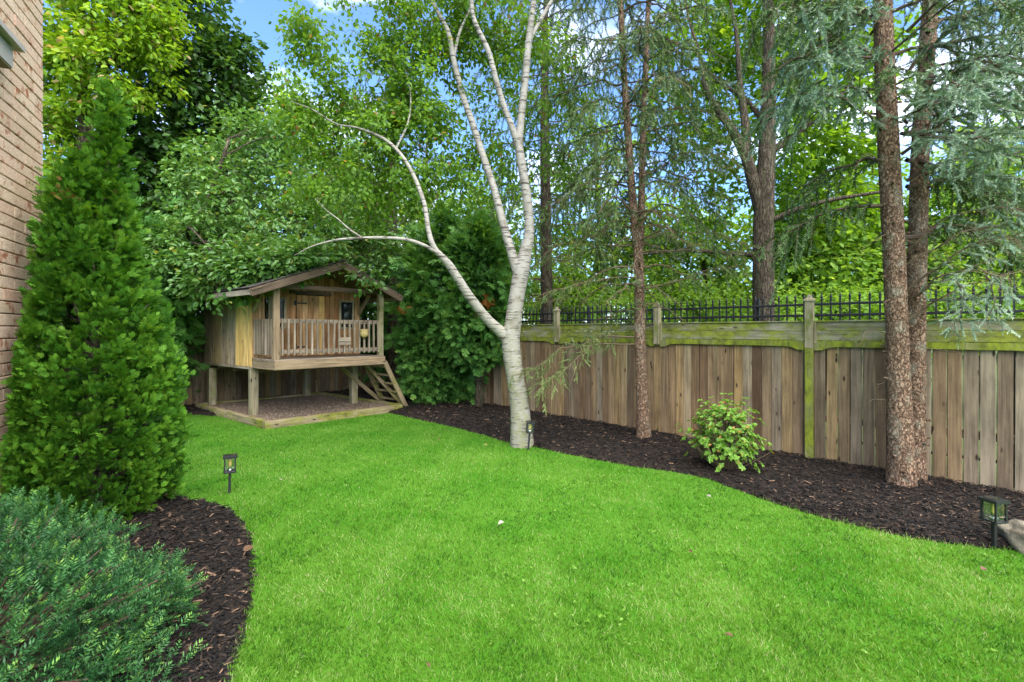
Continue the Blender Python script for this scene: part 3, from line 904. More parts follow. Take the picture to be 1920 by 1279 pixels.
# railings
plank('top_rail', W(0.10, 0.062, 1.83), W(2.035, 0.062, 1.83), Z3, 0.075, 0.034, MAT['greywood'], ph)
plank('bottom_rail', W(0.10, 0.062, 1.285), W(2.035, 0.062, 1.285), Z3, 0.075, 0.034, MAT['greywood'], ph)
for k in range(19):
    a0 = 0.145 + k * (2.02 - 0.145) / 18
    plank('baluster', W(a0, 0.027, 1.225), W(a0 + random.gauss(0, 0.003), 0.027, 1.866), A3, 0.034, 0.034, MAT['greywood'], ph)
plank('top_rail', W(0.055, 0.105, 1.83), W(0.055, PB - 0.015, 1.83), Z3, 0.075, 0.034, MAT['greywood'], ph)
plank('bottom_rail', W(0.055, 0.105, 1.285), W(0.055, PB - 0.015, 1.285), Z3, 0.075, 0.034, MAT['greywood'], ph)
for k in range(7):
    b0 = 0.15 + k * 0.108
    plank('baluster', W(0.020, b0, 1.225), W(0.020, b0, 1.866), B3, 0.034, 0.034, MAT['greywood'], ph)
# roof: boards, shingle courses, rake and eave boards
RB0, RB1 = -0.20, 3.42
for (a0, z0, side) in ((RL, ZL, -1), (RR, ZR, 1)):
    run = np.array(W(PK, 0, ZP)) - np.array(W(a0, 0, z0))
    nrd = np.cross(run, np.array(B3)); nrd = nrd / np.linalg.norm(nrd)
    if nrd[2] < 0: nrd = -nrd
    c0 = np.array(W((a0 + PK) / 2, RB0, (z0 + ZP) / 2 - 0.035)); c1 = np.array(W((a0 + PK) / 2, RB1, (z0 + ZP) / 2 - 0.035))
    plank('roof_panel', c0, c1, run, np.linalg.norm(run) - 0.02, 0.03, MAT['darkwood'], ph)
    ns = 9
    for k in range(ns):
        f0 = (k + 0.5) / ns
        pa = np.array(W(a0 + (PK - a0) * f0, RB0 - 0.02, z0 + (ZP - z0) * f0)) + nrd * (0.006 - 0.004)
        pb = np.array(W(a0 + (PK - a0) * f0, RB1 + 0.02, z0 + (ZP - z0) * f0)) + nrd * (0.006 - 0.004)
        wd = unit(run) - nrd * 0.045
        plank('shingle_course', pa, pb, wd, np.linalg.norm(run) / ns + 0.035, 0.011, MAT['shingle'], ph)
    for bb in (RB0 - 0.022, RB1 + 0.024):
        plank('rake_board', W(a0, bb, z0 - 0.085), W(PK - 0.002 * side * -1, bb, ZP - 0.085), Z3, 0.125, 0.03, MAT['darkwood'], ph)
    plank('eave_board', W(a0 + 0.012 * -side, RB0, z0 - 0.075), W(a0 + 0.012 * -side, RB1, z0 - 0.075), Z3, 0.09, 0.026, MAT['greywood'], ph)
plank('ridge_cap', W(PK, RB0 - 0.02, ZP + 0.018), W(PK, RB1 + 0.02, ZP + 0.018), A3, 0.16, 0.014, MAT['shingle'], ph)
# support posts
for aa, bb in ((0.07, 0.98), (0.07, 2.95), (2.07, 0.98), (2.07, 2.95)):
    plank('support_post', W(aa, bb, -0.05), W(aa, bb, 0.95 if bb < 2 else 0.87), A3, 0.135, 0.12, MAT['post'], ph)
# ladder stair at the right end
def GP(x, y, z): return (x, y, z)
f_top = np.array(W(WID + 0.03, 0.05, 1.02)); b_top = np.array(W(WID + 0.03, 0.80, 1.02))
run = np.array([EA[0], EA[1], 0]) * 0.52
f_bot = f_top + run; f_bot[2] = 0.03
b_bot = b_top + run; b_bot[2] = 0.03
for p0, p1 in ((f_top, f_bot), (b_top, b_bot)):
    plank('stair_stringer', p1, p0, A3, 0.10, 0.04, MAT['stringer'], ph)
for k in range(5):
    f = (k + 0.6) / 5.4
    q0 = f_top * (1 - f) + f_bot * f; q1 = b_top * (1 - f) + b_bot * f
    e = unit(q1 - q0) * 0.022
    plank('stair_tread', q0 + e, q1 - e, A3, 0.11, 0.03, MAT['stringer'], ph)
plank('stair_brace', np.array(W(WID - 0.02, 0.62, 0.96)), f_bot + np.array([-0.06, 0.02, 0.02]), A3, 0.085, 0.035, MAT['stringer'], ph)
plank('stair_brace', np.array(W(1.75, 0.95, 0.9)), b_bot + np.array([-0.05, 0.02, 0.02]), A3, 0.085, 0.035, MAT['stringer'], ph)

# plaque and ornament on the railing
pq = thing('wooden_plaque', 'small grey wooden plaque of two boards fixed to the porch railing', 'plaque', W(1.27, -0.005, 1.40))
for z in (1.418, 1.495):
    plank('plaque_board', W(1.15, -0.004, z), W(1.40, -0.004, z), Z3, 0.073, 0.02, MAT['greywood'], pq)
mb = MB(); gc = np.array(W(1.66, -0.045, 1.52))
lathe(mb, [(0.004, 0.0), (0.045, 0.012), (0.075, 0.05), (0.082, 0.09), (0.07, 0.13), (0.088, 0.16), (0.086, 0.168), (0.06, 0.15)], gc, 18)
orn = thing('hanging_basket', 'small straw coloured basket hanging on the porch railing', 'basket', gc)
mb.build('basket_body', MAT['gourd'], orn, gc, True)
mb = MB(); th = np.linspace(0, math.pi, 9)
tube(mb, [gc + np.array([0.08 * math.cos(t) * EA[0], 0.08 * math.cos(t) * EA[1], 0.155 + 0.18 * math.sin(t)]) for t in th], [0.005] * 9, 5)
mb.build('basket_handle', MAT['deadtwig'], orn, gc)

# timber edged gravel box under it
sb = thing('sandbox', 'gravel bed framed by mossy landscape timbers under the playhouse', 'sandbox', (*SBX[0], 0))
def tim(p, q, z0):
    d = unit(q - p); n = np.array([-d[1], d[0]])
    plank('edging_timber', (*p, z0), (*q, z0), (n[0], n[1], 0), 0.11, 0.13, MAT['timber'], sb)
d01 = unit(SBX[1] - SBX[0]); d02 = unit(SBX[2] - SBX[0])
tim(SBX[0] - d02 * 0.05, SBX[2], 0.06)
tim(SBX[0] + d01 * 0.06, SBX[1], 0.064)
tim(SBX[1] + d02 * 0.06, SBX[3], 0.06)
tim(SBX[2] + d01 * 0.06, SBX[3] - d01 * 0.06, 0.064)
ins = [SBX[0] + (d01 + d02) * 0.03, SBX[2] + (d01 - d02) * 0.03, SBX[3] - (d01 + d02) * 0.03, SBX[1] + (d02 - d01) * 0.03]
polymesh('gravel_bed', [(*p, 0.088) for p in ins], [(0, 1, 2, 3)], MAT['gravel'], sb, sb.location)
n = 7000
uv = rng.random((n, 2)) * 0.94 + 0.03
P2 = SBX[0] + uv[:, :1] * (SBX[1] - SBX[0]) + uv[:, 1:] * (SBX[2] - SBX[0])
T = [(1, 0, 0), (-1, 0, 0), (0, 1, 0), (0, -1, 0), (0, 0, 0.8)]
mb = MB(); ang = rng.uniform(0, 6.28, n)
scatter(mb, T, [(0, 2, 4), (2, 1, 4), (1, 3, 4), (3, 0, 4)], np.c_[P2, np.full(n, 0.087)], np.c_[np.cos(ang), np.sin(ang), np.zeros(n)],
        np.c_[np.zeros(n), np.zeros(n), np.ones(n)], rng.uniform(0.008, 0.02, n), rng.random(n))
tag(mb.build('gravel', MAT['pebble'], sb, sb.location), kind='stuff')

# ------------------------------------------------------------------ foliage generators
LEAF2 = np.array([(0, 0, 0), (0.45, 0.33, 0.06), (1.0, 0, -0.05), (0.45, -0.33, 0.06)])
LEAF2_F = [(0, 1, 2), (0, 2, 3)]
MAPLE = np.array([(0, 0, 0), (0.05, 0.45, 0.04), (0.42, 0.30, 0.02), (0.62, 0.52, 0.06), (0.70, 0.20, 0.0), (1.0, 0, -0.08),
                  (0.70, -0.20, 0.0), (0.62, -0.52, 0.06), (0.42, -0.30, 0.02), (0.05, -0.45, 0.04)])
MAPLE_F = [(0, 1, 2), (2, 3, 4), (0, 2, 4), (0, 4, 5), (0, 5, 6), (0, 6, 8), (6, 7, 8), (0, 8, 9)]

def blob_points(blobs, n_per, gap=0.0, seed=0.0, gscale=1.6):
    """twig positions spread through ellipsoids (px, py, Y, rx px, ry px[, weight])"""
    C, O = [], []
    for bl in blobs:
        px, py, Y, rx, ry = bl[:5]
        wgt = bl[5] if len(bl) > 5 else 1.0
        c = pix(px, py, Y); sx = rx / FPX * Y; sz = ry / FPX * Y; sy = min(sx, 0.5 * (sx + sz)) * 0.85
        n = max(3, int(n_per * wgt))
        d = unit(rng.normal(0, 1, (n, 3)))
        r = (0.25 + 0.75 * rng.random(n) ** 0.55)[:, None]
        p = c + d * r * np.array([sx, sy, sz]) * (1 + 0.22 * wob(d * 2 + c, 1.3, seed))[:, None]
        if gap > -1:
            k = wob(p, gscale, seed) + rng.normal(0, 0.15, n) > gap
            p, d = p[k], d[k]
        C.append(p); O.append(d)
    return np.vstack(C), np.vstack(O)

def leaf_sprays(mb, C, O, per, length, size, droop=0.35, flat=0.6, T=LEAF, TF=LEAF_F, base=0.5, var=0.25, hang=0.3):
    """leaves set alternately along short twigs that spread from each point"""
    N = len(C)
    idx = np.repeat(np.arange(N), per)
    n = len(idx)
    tdir = unit(O * 0.7 + rng.normal(0, 0.5, (N, 3)) * np.array([1, 1, flat]) + np.array([0, 0, -droop]))
    u = np.tile(np.linspace(0.05, 1, per), N)
    sub = unit(rng.normal(0, 1, (n, 3)) * np.array([1, 1, flat]))
    pos = C[idx] + tdir[idx] * (u * length)[:, None] + sub * (length * 0.42 * rng.random(n) ** 0.7)[:, None]
    ax = tdir[idx] * 0.6 + sub + np.array([0, 0, -hang]) + rng.normal(0, 0.25, (n, 3))
    nr = np.array([0, 0, 1.0]) + rng.normal(0, 0.45, (n, 3)) + O[idx] * 0.25
    s = size * rng.uniform(0.65, 1.2, n)
    cl = rng.normal(0, 0.10, N)
    a = np.clip(base + cl[idx] + rng.normal(0, var, n) * 0.6, 0.0, 0.96)
    odd = rng.random(n) < 0.02
    a[odd] = 1.0
    scatter(mb, T, TF, pos, ax, nr, s, a)

def twigs(mb, C, skel, r0=0.012, frac=1.0, sides=3):
    """joins every leafy point to the nearest wood already there, near ones first"""
    sk = np.asarray(skel)
    d0 = np.array([np.min(np.linalg.norm(sk - c, axis=1)) for c in C])
    order = np.argsort(d0)
    arr = np.zeros((len(sk) + 2 * len(C), 3)); arr[:len(sk)] = sk; n = len(sk)
    for i in order:
        c = C[i]
        A = arr[:n]
        d = np.linalg.norm(A - c, axis=1) + np.maximum(0, A[:, 2] - c[2]) * 0.5
        s = A[np.argmin(d)]
        L = np.linalg.norm(c - s)
        m_ = (s + c) / 2 + np.array([0, 0, 0.10 * L]) + rng.normal(0, 0.05 * L, 3)
        q = r0 * min(1.0, 0.45 + 0.3 * L)
        tube(mb, [s, m_, c], [q, q * 0.75, q * 0.45], sides, 3, cap=False)
        arr[n] = m_; arr[n + 1] = c; n += 2

def skeleton(mb, base, top, blobs, r, rough=0.04, sides=10, nlimb=3, zmin=0.0):
    """trunk from base to top and limbs that reach into every blob; returns points on it"""
    base = np.array(base, float); top = np.array(top, float)
    mid = (base + top) / 2 + rng.normal(0, 0.12, 3)
    P, R = tube(mb, [base, base * 0.75 + mid * 0.25 + 0, mid, top], [r, r * 0.85, r * 0.65, r * 0.2], sides, 24, rough, flare=0.25)
    pts = [P]
    for bl in blobs:
        c = pix(*bl[:3])
        for k in range(nlimb):
            sx = bl[3] / FPX * bl[2]; sz = bl[4] / FPX * bl[2]
            e = c + rng.normal(0, 0.5, 3) * np.array([sx, sx * 0.7, sz])
            i = np.argmin(np.linalg.norm(P - e, axis=1) + 2.0 * np.maximum(0, P[:, 2] - (e[2] - 0.35 * np.linalg.norm(P[:, :2] - e[:2], axis=1))) + 50 * (P[:, 2] < zmin))
            s = P[i]; L = np.linalg.norm(e - s)
            m1 = s * 0.6 + e * 0.4 + np.array([0, 0, 0.10 * L]) + rng.normal(0, 0.05 * L, 3)
            rr = min(R[i] * 0.55, 0.012 + 0.02 * L)
            Q, _ = tube(mb, [s, m1, e], [rr, rr * 0.6, rr * 0.15], 6, 10, rough)
            pts.append(Q)
    return np.vstack(pts)

def broad_tree(name, label, base_xy, top, blobs, n_per, per, length, size, mat, r=0.2, gap=-0.25, barkm='brown_bark', group=None, seed=0.0,
               T=LEAF, TF=LEAF_F, base=0.5, nlimb=3, twig_frac=0.35, droop=0.3, gscale=1.6, cat='tree', hang=0.3, trunk_paths=None, zmin=0.0):
    b0 = (base_xy[0], base_xy[1], 0)
    root = thing(name, label, cat, b0, group)
    mt = MB()
    if trunk_paths:
        sk = []
        for P_, R_, sd in trunk_paths:
            Q, _ = tube(mt, P_, R_, sd, len(P_) * 7, 0.035, flare=0.0)
            sk.append(Q)
        sk = np.vstack(sk)
    else:
        sk = skeleton(mt, (base_xy[0], base_xy[1], -0.1), top, blobs, r, nlimb=nlimb, zmin=zmin)
    C, O = blob_points(blobs, n_per, gap, seed, gscale)
    mt.build('trunk', MAT[barkm], root, b0, True)
    tw = MB(); twigs(tw, C, sk, 0.010, twig_frac)
    tag(tw.build('twigs', MAT['twig'], root, b0), kind='stuff')
    mb = MB(); leaf_sprays(mb, C, O, per, length, size, droop, T=T, TF=TF, base=base, hang=hang)
    mb.build('crown', MAT[mat], root, b0)
    return root

# arborvitae fan
FAN_V, FAN_F, FAN_A = [], [], []
def fan_piece(p, d, L, w, a):
    d = np.array(d) / np.linalg.norm(d); s = np.array([-d[1], d[0], 0])
    k = len(FAN_V); p = np.array(p)
    FAN_V.extend([p + s * w * 0.5, p + d * L * 0.55 - s * w * 1.6, p + d * L + s * w * 0.4])
    FAN_F.append((k, k + 1, k + 2)); FAN_A.append(a)
fan_piece((0, 0, 0), (1, 0, 0), 1.0, 0.08, 0.0)
for k in range(4):
    x = 0.06 + k * 0.22; L = 0.60 - 0.10 * k
    for s in (-1, 1):
        fan_piece((x + (0.05 if s > 0 else 0), 0, 0.03 * s), (0.72, 0.68 * s, 0.30 * (k % 2) - 0.12), L, 0.085, 0.05 * (k % 3))
FAN_V = np.array(FAN_V); FAN_F = np.array(FAN_F); FAN_A = np.array(FAN_A)

def arbor(root, cx, cy, prof, n, size, mat, seed=0.0, lump=0.13, up=0.55, inner=0.3, squash=None, dead=0.006, per=16, name='crown', spread=0.5, bunch=None):
    """sprays gathered in bunches on the surface of a turned shape, with dark gaps between the bunches"""
    prof = np.array(prof)
    zs = np.linspace(prof[0, 0], prof[-1, 0], 200); rs = np.interp(zs, prof[:, 0], prof[:, 1])
    cdf = np.cumsum(rs + 0.03); cdf /= cdf[-1]
    m = n // per
    z = np.interp(rng.random(m), cdf, zs); th = rng.uniform(0, 2 * math.pi, m)
    r = np.interp(z, zs, rs)
    d = np.c_[np.cos(th), np.sin(th), np.zeros(m)]
    Q = np.c_[np.cos(th), np.sin(th), z * 1.5]
    r = r * (1 + lump * wob(Q, 2.0, seed) + lump * 0.8 * wob(Q, 5.0, seed + 2))
    depth = np.where(rng.random(m) < inner, rng.uniform(0.5, 0.85, m), rng.uniform(0.84, 1.06, m))
    base = np.c_[cx + d[:, 0] * r * depth, cy + d[:, 1] * r * depth, z]
    sl = np.interp(z, zs, np.gradient(rs, zs))
    out = unit(d + np.c_[np.zeros(m), np.zeros(m), np.clip(-sl, -0.3, 0.8)])
    bax = unit(out * 0.8 + np.array([0, 0, up]) + rng.normal(0, 0.22, (m, 3)))
    idx = np.repeat(np.arange(m), per); k = len(idx)
    off = rng.normal(0, 1, (k, 3))
    f = rng.random(k)
    bs = size * rng.uniform(0.75, 1.3, m)
    bu = (bunch or size) * rng.uniform(0.7, 1.35, m)
    pos = base[idx] + bax[idx] * ((f - 0.62) * bu[idx] * 1.5)[:, None] + off * (bu[idx] * spread * (0.25 + 0.55 * f))[:, None]
    if squash is not None: pos = squash(pos)
    ax = bax[idx] + off * 0.42 + np.array([0, 0, 0.1 * np.sign(up)])
    nr = rng.normal(0, 1, (k, 3)) + np.array([0, 0, 0.3])
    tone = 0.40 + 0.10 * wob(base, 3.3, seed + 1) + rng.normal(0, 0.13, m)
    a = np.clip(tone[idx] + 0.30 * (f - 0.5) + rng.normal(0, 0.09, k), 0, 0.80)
    bd = rng.random(m) < dead
    a[bd[idx]] = 1.0
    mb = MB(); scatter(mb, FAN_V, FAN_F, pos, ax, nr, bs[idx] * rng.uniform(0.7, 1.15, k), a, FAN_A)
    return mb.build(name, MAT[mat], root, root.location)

# needle twig: stem and needles all round
def needle_twig(nn, ln, wd, fwd=0.7, two_rank=False, loose=False):
    V = [(0, 0.012, 0), (0, -0.006, 0.010), (0, -0.006, -0.010), (1, 0, 0)]
    F = [(0, 1, 3), (1, 2, 3), (2, 0, 3)]; A = [0.0] * 3
    r = np.random.default_rng(3)
    for k in range(nn):
        x = (k + 0.5) / nn
        if two_rank:
            s = 1 if k % 2 else -1
            t = math.pi / 2 * s + r.normal(0, 0.75 if loose else 0.22)
            yy, zz = math.sin(t), abs(math.cos(t)) * 0.5 + 0.18
        else:
            t = k * 2.4 + r.normal(0, 0.3); yy, zz = math.sin(t), math.cos(t)
        d = np.array([fwd + r.normal(0, 0.12), yy, zz]); d /= np.linalg.norm(d)
        L = ln * (1 - 0.45 * abs(x - 0.35)) * r.uniform(0.85, 1.1)
        s = np.cross(d, [0.3, 0.2, 1.0]); s /= np.linalg.norm(s)
        b0 = np.array([x, 0, 0]); k0 = len(V)
        if two_rank:
            V += [b0, b0 + d * L * 0.4 + s * wd, b0 + d * L, b0 + d * L * 0.4 - s * wd]
            F += [(k0, k0 + 1, k0 + 2), (k0, k0 + 2, k0 + 3)]; A += [0.30 * x ** 3] * 2
        else:
            V += [b0 - s * wd, b0 + s * wd, b0 + d * L]
            F += [(k0, k0 + 1, k0 + 2)]; A += [0.2 * x * x]
    return np.array(V, float), np.array(F), np.array(A)
YT = needle_twig(13, 0.34, 0.040, 0.5, True, True)
NT = needle_twig(34, 0.21, 0.037, 0.8)
NTC = needle_twig(10, 0.29, 0.082, 0.7)
NTB = needle_twig(16, 0.24, 0.060, 0.75)

class Spruce:
    """collects the boughs of one spruce: bare wood and needled twigs"""
    def __init__(s):
        s.wood = MB(); s.dead = MB(); s.pos = []; s.ax = []; s.sc = []; s.col = []
    def bough(s, P, r=0.02, dens=1.0, sub=0.35, droop=0.6, seg=0.11, live=1.0, tone=0.5, spacing=0.06):
        P = [np.asarray(p, float) for p in P]
        Lp = np.linalg.norm(P[-1] - P[0])
        P, _ = smooth_path(P, np.zeros(len(P)), 8)
        P[1:-1] += rng.normal(0, 0.018 * Lp, (6, 3))
        mbw = s.wood if live > 0.6 else s.dead
        Q, R = tube(mbw, P, np.linspace(r, r * 0.25, len(P)), 5, 12, 0.05)
        L = np.linalg.norm(np.diff(Q, axis=0), axis=1).sum()
        n = max(4, int(L / spacing * dens))
        tq = np.linspace(0.14, 1.0, n)
        cum = np.concatenate([[0], np.cumsum(np.linalg.norm(np.diff(Q, axis=0), axis=1))]) / L
        for k, t in enumerate(tq):
            c = np.array([np.interp(t, cum, Q[:, i]) for i in range(3)])
            i = min(len(Q) - 2, int(np.searchsorted(cum, t)) - 1); i = max(i, 0)
            d = unit(Q[i + 1] - Q[i])
            side = unit(np.cross(d, [0, 0, 1.0])) * (1 if k % 2 else -1)
            l = sub * (0.35 + 0.65 * math.sin(math.pi * min(1.0, 0.25 + 0.75 * (1 - t) + 0.1))) * random.uniform(0.6, 1.25)
            e1 = c + (side * 0.62 + d * 0.5 + np.array([0, 0, -0.15 * droop])) * l * 0.5 + rng.normal(0, 0.02 + 0.07 * l, 3)
            e2 = e1 + (side * 0.35 + d * 0.35 + np.array([0, 0, -droop])) * l * 0.6 + rng.normal(0, 0.03 + 0.09 * l, 3)
            is_live = random.random() < live
            tube(mbw if is_live else s.dead, [c, e1, e2], [r * 0.28, r * 0.2, r * 0.08], 3, 3, cap=False)
            if not is_live:
                for q in range(3):
                    b_ = c * (1 - 0.3 * q) + e1 * 0.3 * q
                    tube(s.dead, [b_, b_ + rng.normal(0, 0.07, 3) + (e2 - c) * 0.25], [r * 0.12, r * 0.04], 3, 2, cap=False)
            if is_live:
                for a_, b_ in ((c, e1), (e1, e2)):
                    m_ = max(1, int(np.linalg.norm(b_ - a_) / (seg * 0.55)))
                    for q in range(m_):
                        pp = a_ + (b_ - a_) * (q / m_)
                        dd = unit(b_ - a_)
                        s.pos.append(pp); s.ax.append(dd + rng.normal(0, 0.12, 3)); s.sc.append(seg * random.uniform(0.8, 1.2)); s.col.append(tone)
                        if random.random() < 0.75:
                            sd = unit(np.cross(dd, rng.normal(0, 1, 3)))
                            s.pos.append(pp); s.ax.append(dd * 0.7 + sd * 0.8 + np.array([0, 0, -0.3 * droop])); s.sc.append(seg * random.uniform(0.6, 1.1)); s.col.append(tone + 0.1)
    def done(s, root, mat, tmpl=None, name='crown'):
        tmpl = tmpl or NT
        if s.wood.V: tag(s.wood.build('boughs', MAT['twig'], root, root.location), kind='stuff')
        if s.dead.V: tag(s.dead.build('dead_twigs', MAT['deadtwig'], root, root.location), kind='stuff')
        if s.pos:
            n = len(s.pos); mb = MB()
            scatter(mb, tmpl[0], tmpl[1], np.array(s.pos), np.array(s.ax), rng.normal(0, 1, (n, 3)), np.array(s.sc), np.clip(np.array(s.col) + rng.normal(0, 0.15, n), 0, 1), tmpl[2])
            mb.build(name, MAT[mat], root, root.location)

def path(pts):
    """[(px, py, Y, radius)] to world points and radii"""
    return [pix(p[0], p[1], p[2]) for p in pts], [p[3] for p in pts]

# ------------------------------------------------------------------ left: arborvitae and yew
TX, TY = -3.72, 4.15
th_root = thing('arborvitae', 'tall conical arborvitae beside the brick house corner', 'tree', (TX, TY, 0))
def off_wall(pos):
    d = (pos[:, :2] - HC) @ HN; t = (pos[:, :2] - HC) @ HD
    push = np.where((t > -0.25) & (d < 0.06), 0.06 - d + 0.05 * rng.random(len(d)), 0)
    q = pos.copy(); q[:, :2] += push[:, None] * HN
    q[:, 0] += 0.05 * q[:, 2]
    return q
prof = [(0.06, 0.50), (0.3, 0.57), (0.8, 0.58), (1.3, 0.54), (1.7, 0.44), (1.95, 0.32), (2.2, 0.235), (2.6, 0.175), (2.95, 0.13), (3.2, 0.10), (3.45, 0.07), (3.62, 0.035), (3.76, 0.01)]
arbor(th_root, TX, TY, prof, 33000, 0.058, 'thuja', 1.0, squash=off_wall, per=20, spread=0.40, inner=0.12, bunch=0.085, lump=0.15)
arbor(th_root, TX - 0.08, TY - 0.22, [(1.9, 0.26), (2.4, 0.19), (2.9, 0.13), (3.05, 0.07), (3.15, 0.01)], 3800, 0.06, 'thuja', 3.0, squash=off_wall, per=22, spread=0.40, inner=0.15, bunch=0.10)
arbor(th_root, TX - 0.33, TY - 0.36, [(0.25, 0.18), (0.8, 0.23), (1.4, 0.21), (1.7, 0.14), (1.85, 0.03)], 4800, 0.064, 'thuja', 5.0, squash=off_wall, per=22, spread=0.40, inner=0.15, bunch=0.11)
mb = MB(); tube(mb, [(TX, TY, -0.05), (TX, TY, 1.5), (TX, TY, 3.5)], [0.09, 0.06, 0.015], 8, 10, 0.06)
for k in range(70):
    z = random.uniform(0.1, 3.0); t = random.uniform(0, 6.28); r = np.interp(z, [p[0] for p in prof], [p[1] for p in prof]) * 0.85
    p = off_wall(np.array([[TX + r * math.cos(t), TY + r * math.sin(t), z + 0.3]]))[0]
    tube(mb, [(TX, TY, z), (TX * 0.5 + p[0] * 0.5, TY * 0.5 + p[1] * 0.5, z + 0.08), p], [0.02, 0.013, 0.005], 4, 6)
mb.build('trunk', MAT['brown_bark'], th_root, th_root.location, True)

yw = thing('yew_bush', 'spreading dark green yew bush in the mulch bed at the lower left corner', 'bush', (-2.40, 1.95, 0))
yc = np.array([-2.40, 1.95, 0.0]); yr = np.array([1.24, 0.86, 0.78])
YM = np.array([[-0.56, -0.83, 0], [0.83, -0.56, 0], [0, 0, 1.0]])        # long axis runs away to the left
def yew_shell(n, k0, k1):
    d = unit(rng.normal(0, 1, (n, 3))); d[:, 2] = np.abs(d[:, 2]) ** 0.75
    d = unit(d)
    rad = 1 + 0.14 * wob(d * 2.2, 1.5, 0.7) + 0.09 * wob(d * 5, 1.4, 2.0)
    return yc + (d * yr * (rad * rng.uniform(k0, k1, n))[:, None]) @ YM.T, d @ YM.T
pb, db = yew_shell(760, 0.84, 0.98)
pi, di = yew_shell(80, 0.62, 0.76)
pb = np.vstack([pb, pi]); db = np.vstack([db, di])
per = 13
bi = np.repeat(np.arange(len(pb)), per); n = len(bi)
bdir = unit(db * np.array([1, 1, 0.55]) + np.array([0, 0, 0.30]) + rng.normal(0, 0.30, (len(pb), 3)))
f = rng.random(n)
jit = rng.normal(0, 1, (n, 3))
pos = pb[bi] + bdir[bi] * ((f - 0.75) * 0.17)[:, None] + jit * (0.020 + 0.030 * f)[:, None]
dd = db[bi]
ax = bdir[bi] * np.array([0.75, 0.75, 1.0]) + np.array([0, 0, 0.25]) + jit * 0.62
nr = np.array([0, 0, 1.0]) + dd * 0.7 + rng.normal(0, 0.25, (n, 3))
kk = (pos[:, 2] > 0.03) & (np.linalg.norm(((pos - yc) @ YM) / yr, axis=1) < 1.09)
tip = rng.random(n) < 0.06
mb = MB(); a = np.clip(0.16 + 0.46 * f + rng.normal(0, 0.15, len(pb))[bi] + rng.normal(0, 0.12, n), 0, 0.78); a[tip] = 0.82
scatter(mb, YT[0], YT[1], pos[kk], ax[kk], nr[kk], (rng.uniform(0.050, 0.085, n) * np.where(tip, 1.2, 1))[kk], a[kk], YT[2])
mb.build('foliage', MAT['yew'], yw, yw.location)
mb = MB()
for k in range(260):
    d = pb[k] - yc
    tube(mb, [yc + np.array([d[0] * 0.12, d[1] * 0.12, 0]), yc + d * 0.45 + np.array([0, 0, 0.05]), pb[k]], [0.014, 0.010, 0.004], 5, 6)
mb.build('stem', MAT['twig'], yw, yw.location)

# ------------------------------------------------------------------ birch
br = thing('birch_tree', 'white barked birch with three stems standing at the lawn edge', 'tree', (*gpt(977, 833), 0))
BY = 6.78
k_ = BY / FPX
mt = MB(); sk = []
def stem(pts, sides=14, n=None, rough=0.03, flare=0.0):
    P_, R_ = path([(p[0], p[1], BY + (p[2] if len(p) > 3 else 0.0), p[-1] * (0.43 if p[1] > 480 else 0.345) * k_) for p in pts])
    Q, _ = tube(mt, P_, R_, sides, n or len(pts) * 8, rough, flare=flare)
    sk.append(Q); return Q
stem([(979, 842, 47), (974, 760, 38), (965, 700, 37), (958, 645, 40), (963, 600, 36), (970, 550, 34), (978, 505, 36), (986, 470, 34), (992, 440, 27),
      (991, 400, 25), (985, 350, 24), (977, 300, 23), (973, 272, 23), (976, 230, 20), (985, 150, 19), (991, 80, 18), (1001, 0, 16), (1012, -90, 13), (1030, -220, 6)], 20, 130, 0.03, 0.16)
stem([(975, 520, 26), (958, 470, 0.0, 25), (941, 410, 0.05, 22), (925, 350, 0.1, 20), (905, 290, 0.15, 19), (886, 232, 0.18, 18), (868, 180, 0.2, 17), (850, 110, 0.2, 15), (840, 60, 0.2, 14), (812, 5, 0.2, 11), (790, -60, 0.2, 7)], 14)
stem([(974, 285, 20), (962, 245, -0.05, 18), (945, 200, -0.1, 16), (930, 150, -0.14, 15), (915, 95, -0.16, 14), (890, 40, -0.2, 12), (884, 0, -0.2, 11), (880, -80, -0.2, 7)], 12)
stem([(960, 650, 30), (943, 626, -0.02, 27), (915, 600, -0.1, 22), (880, 556, -0.25, 20), (842, 497, -0.4, 17), (815, 466, -0.5, 14), (803, 430, -0.5, 12), (795, 380, -0.45, 11), (772, 322, -0.4, 10), (745, 282, -0.35, 9), (715, 258, -0.3, 8), (670, 240, -0.3, 5.5), (630, 232, -0.3, 3.5), (585, 205, -0.3, 2.2), (545, 190, -0.3, 0.8)], 12)
stem([(826, 480, -0.46, 11), (800, 463, -0.6, 9.5), (765, 450, -0.75, 8.5), (720, 446, -0.9, 7.5), (670, 447, -1.0, 6.5), (630, 450, -1.1, 4.2), (585, 462, -1.2, 2.4), (550, 480, -1.25, 0.8)], 8)
stem([(680, 447, -0.98, 5), (655, 430, -1.0, 4.5), (635, 412, -1.05, 3.2), (612, 394, -1.1, 2.0), (590, 372, -1.1, 0.7)], 6)
stem([(992, 78, 12), (1012, 40, 0.1, 12), (1035, 0, 0.2, 10), (1060, -50, 0.3, 6)], 8)
stem([(850, 110, 0.2, 10), (862, 60, 0.3, 8), (880, 20, 0.4, 6), (900, -30, 0.5, 4)], 7)
stem([(742, 280, -0.35, 6), (765, 230, -0.2, 5), (770, 180, 0, 4), (760, 130, 0, 2)], 6)
mt.build('trunk', MAT['birch'], br, br.location, True)
sk = np.vstack(sk)
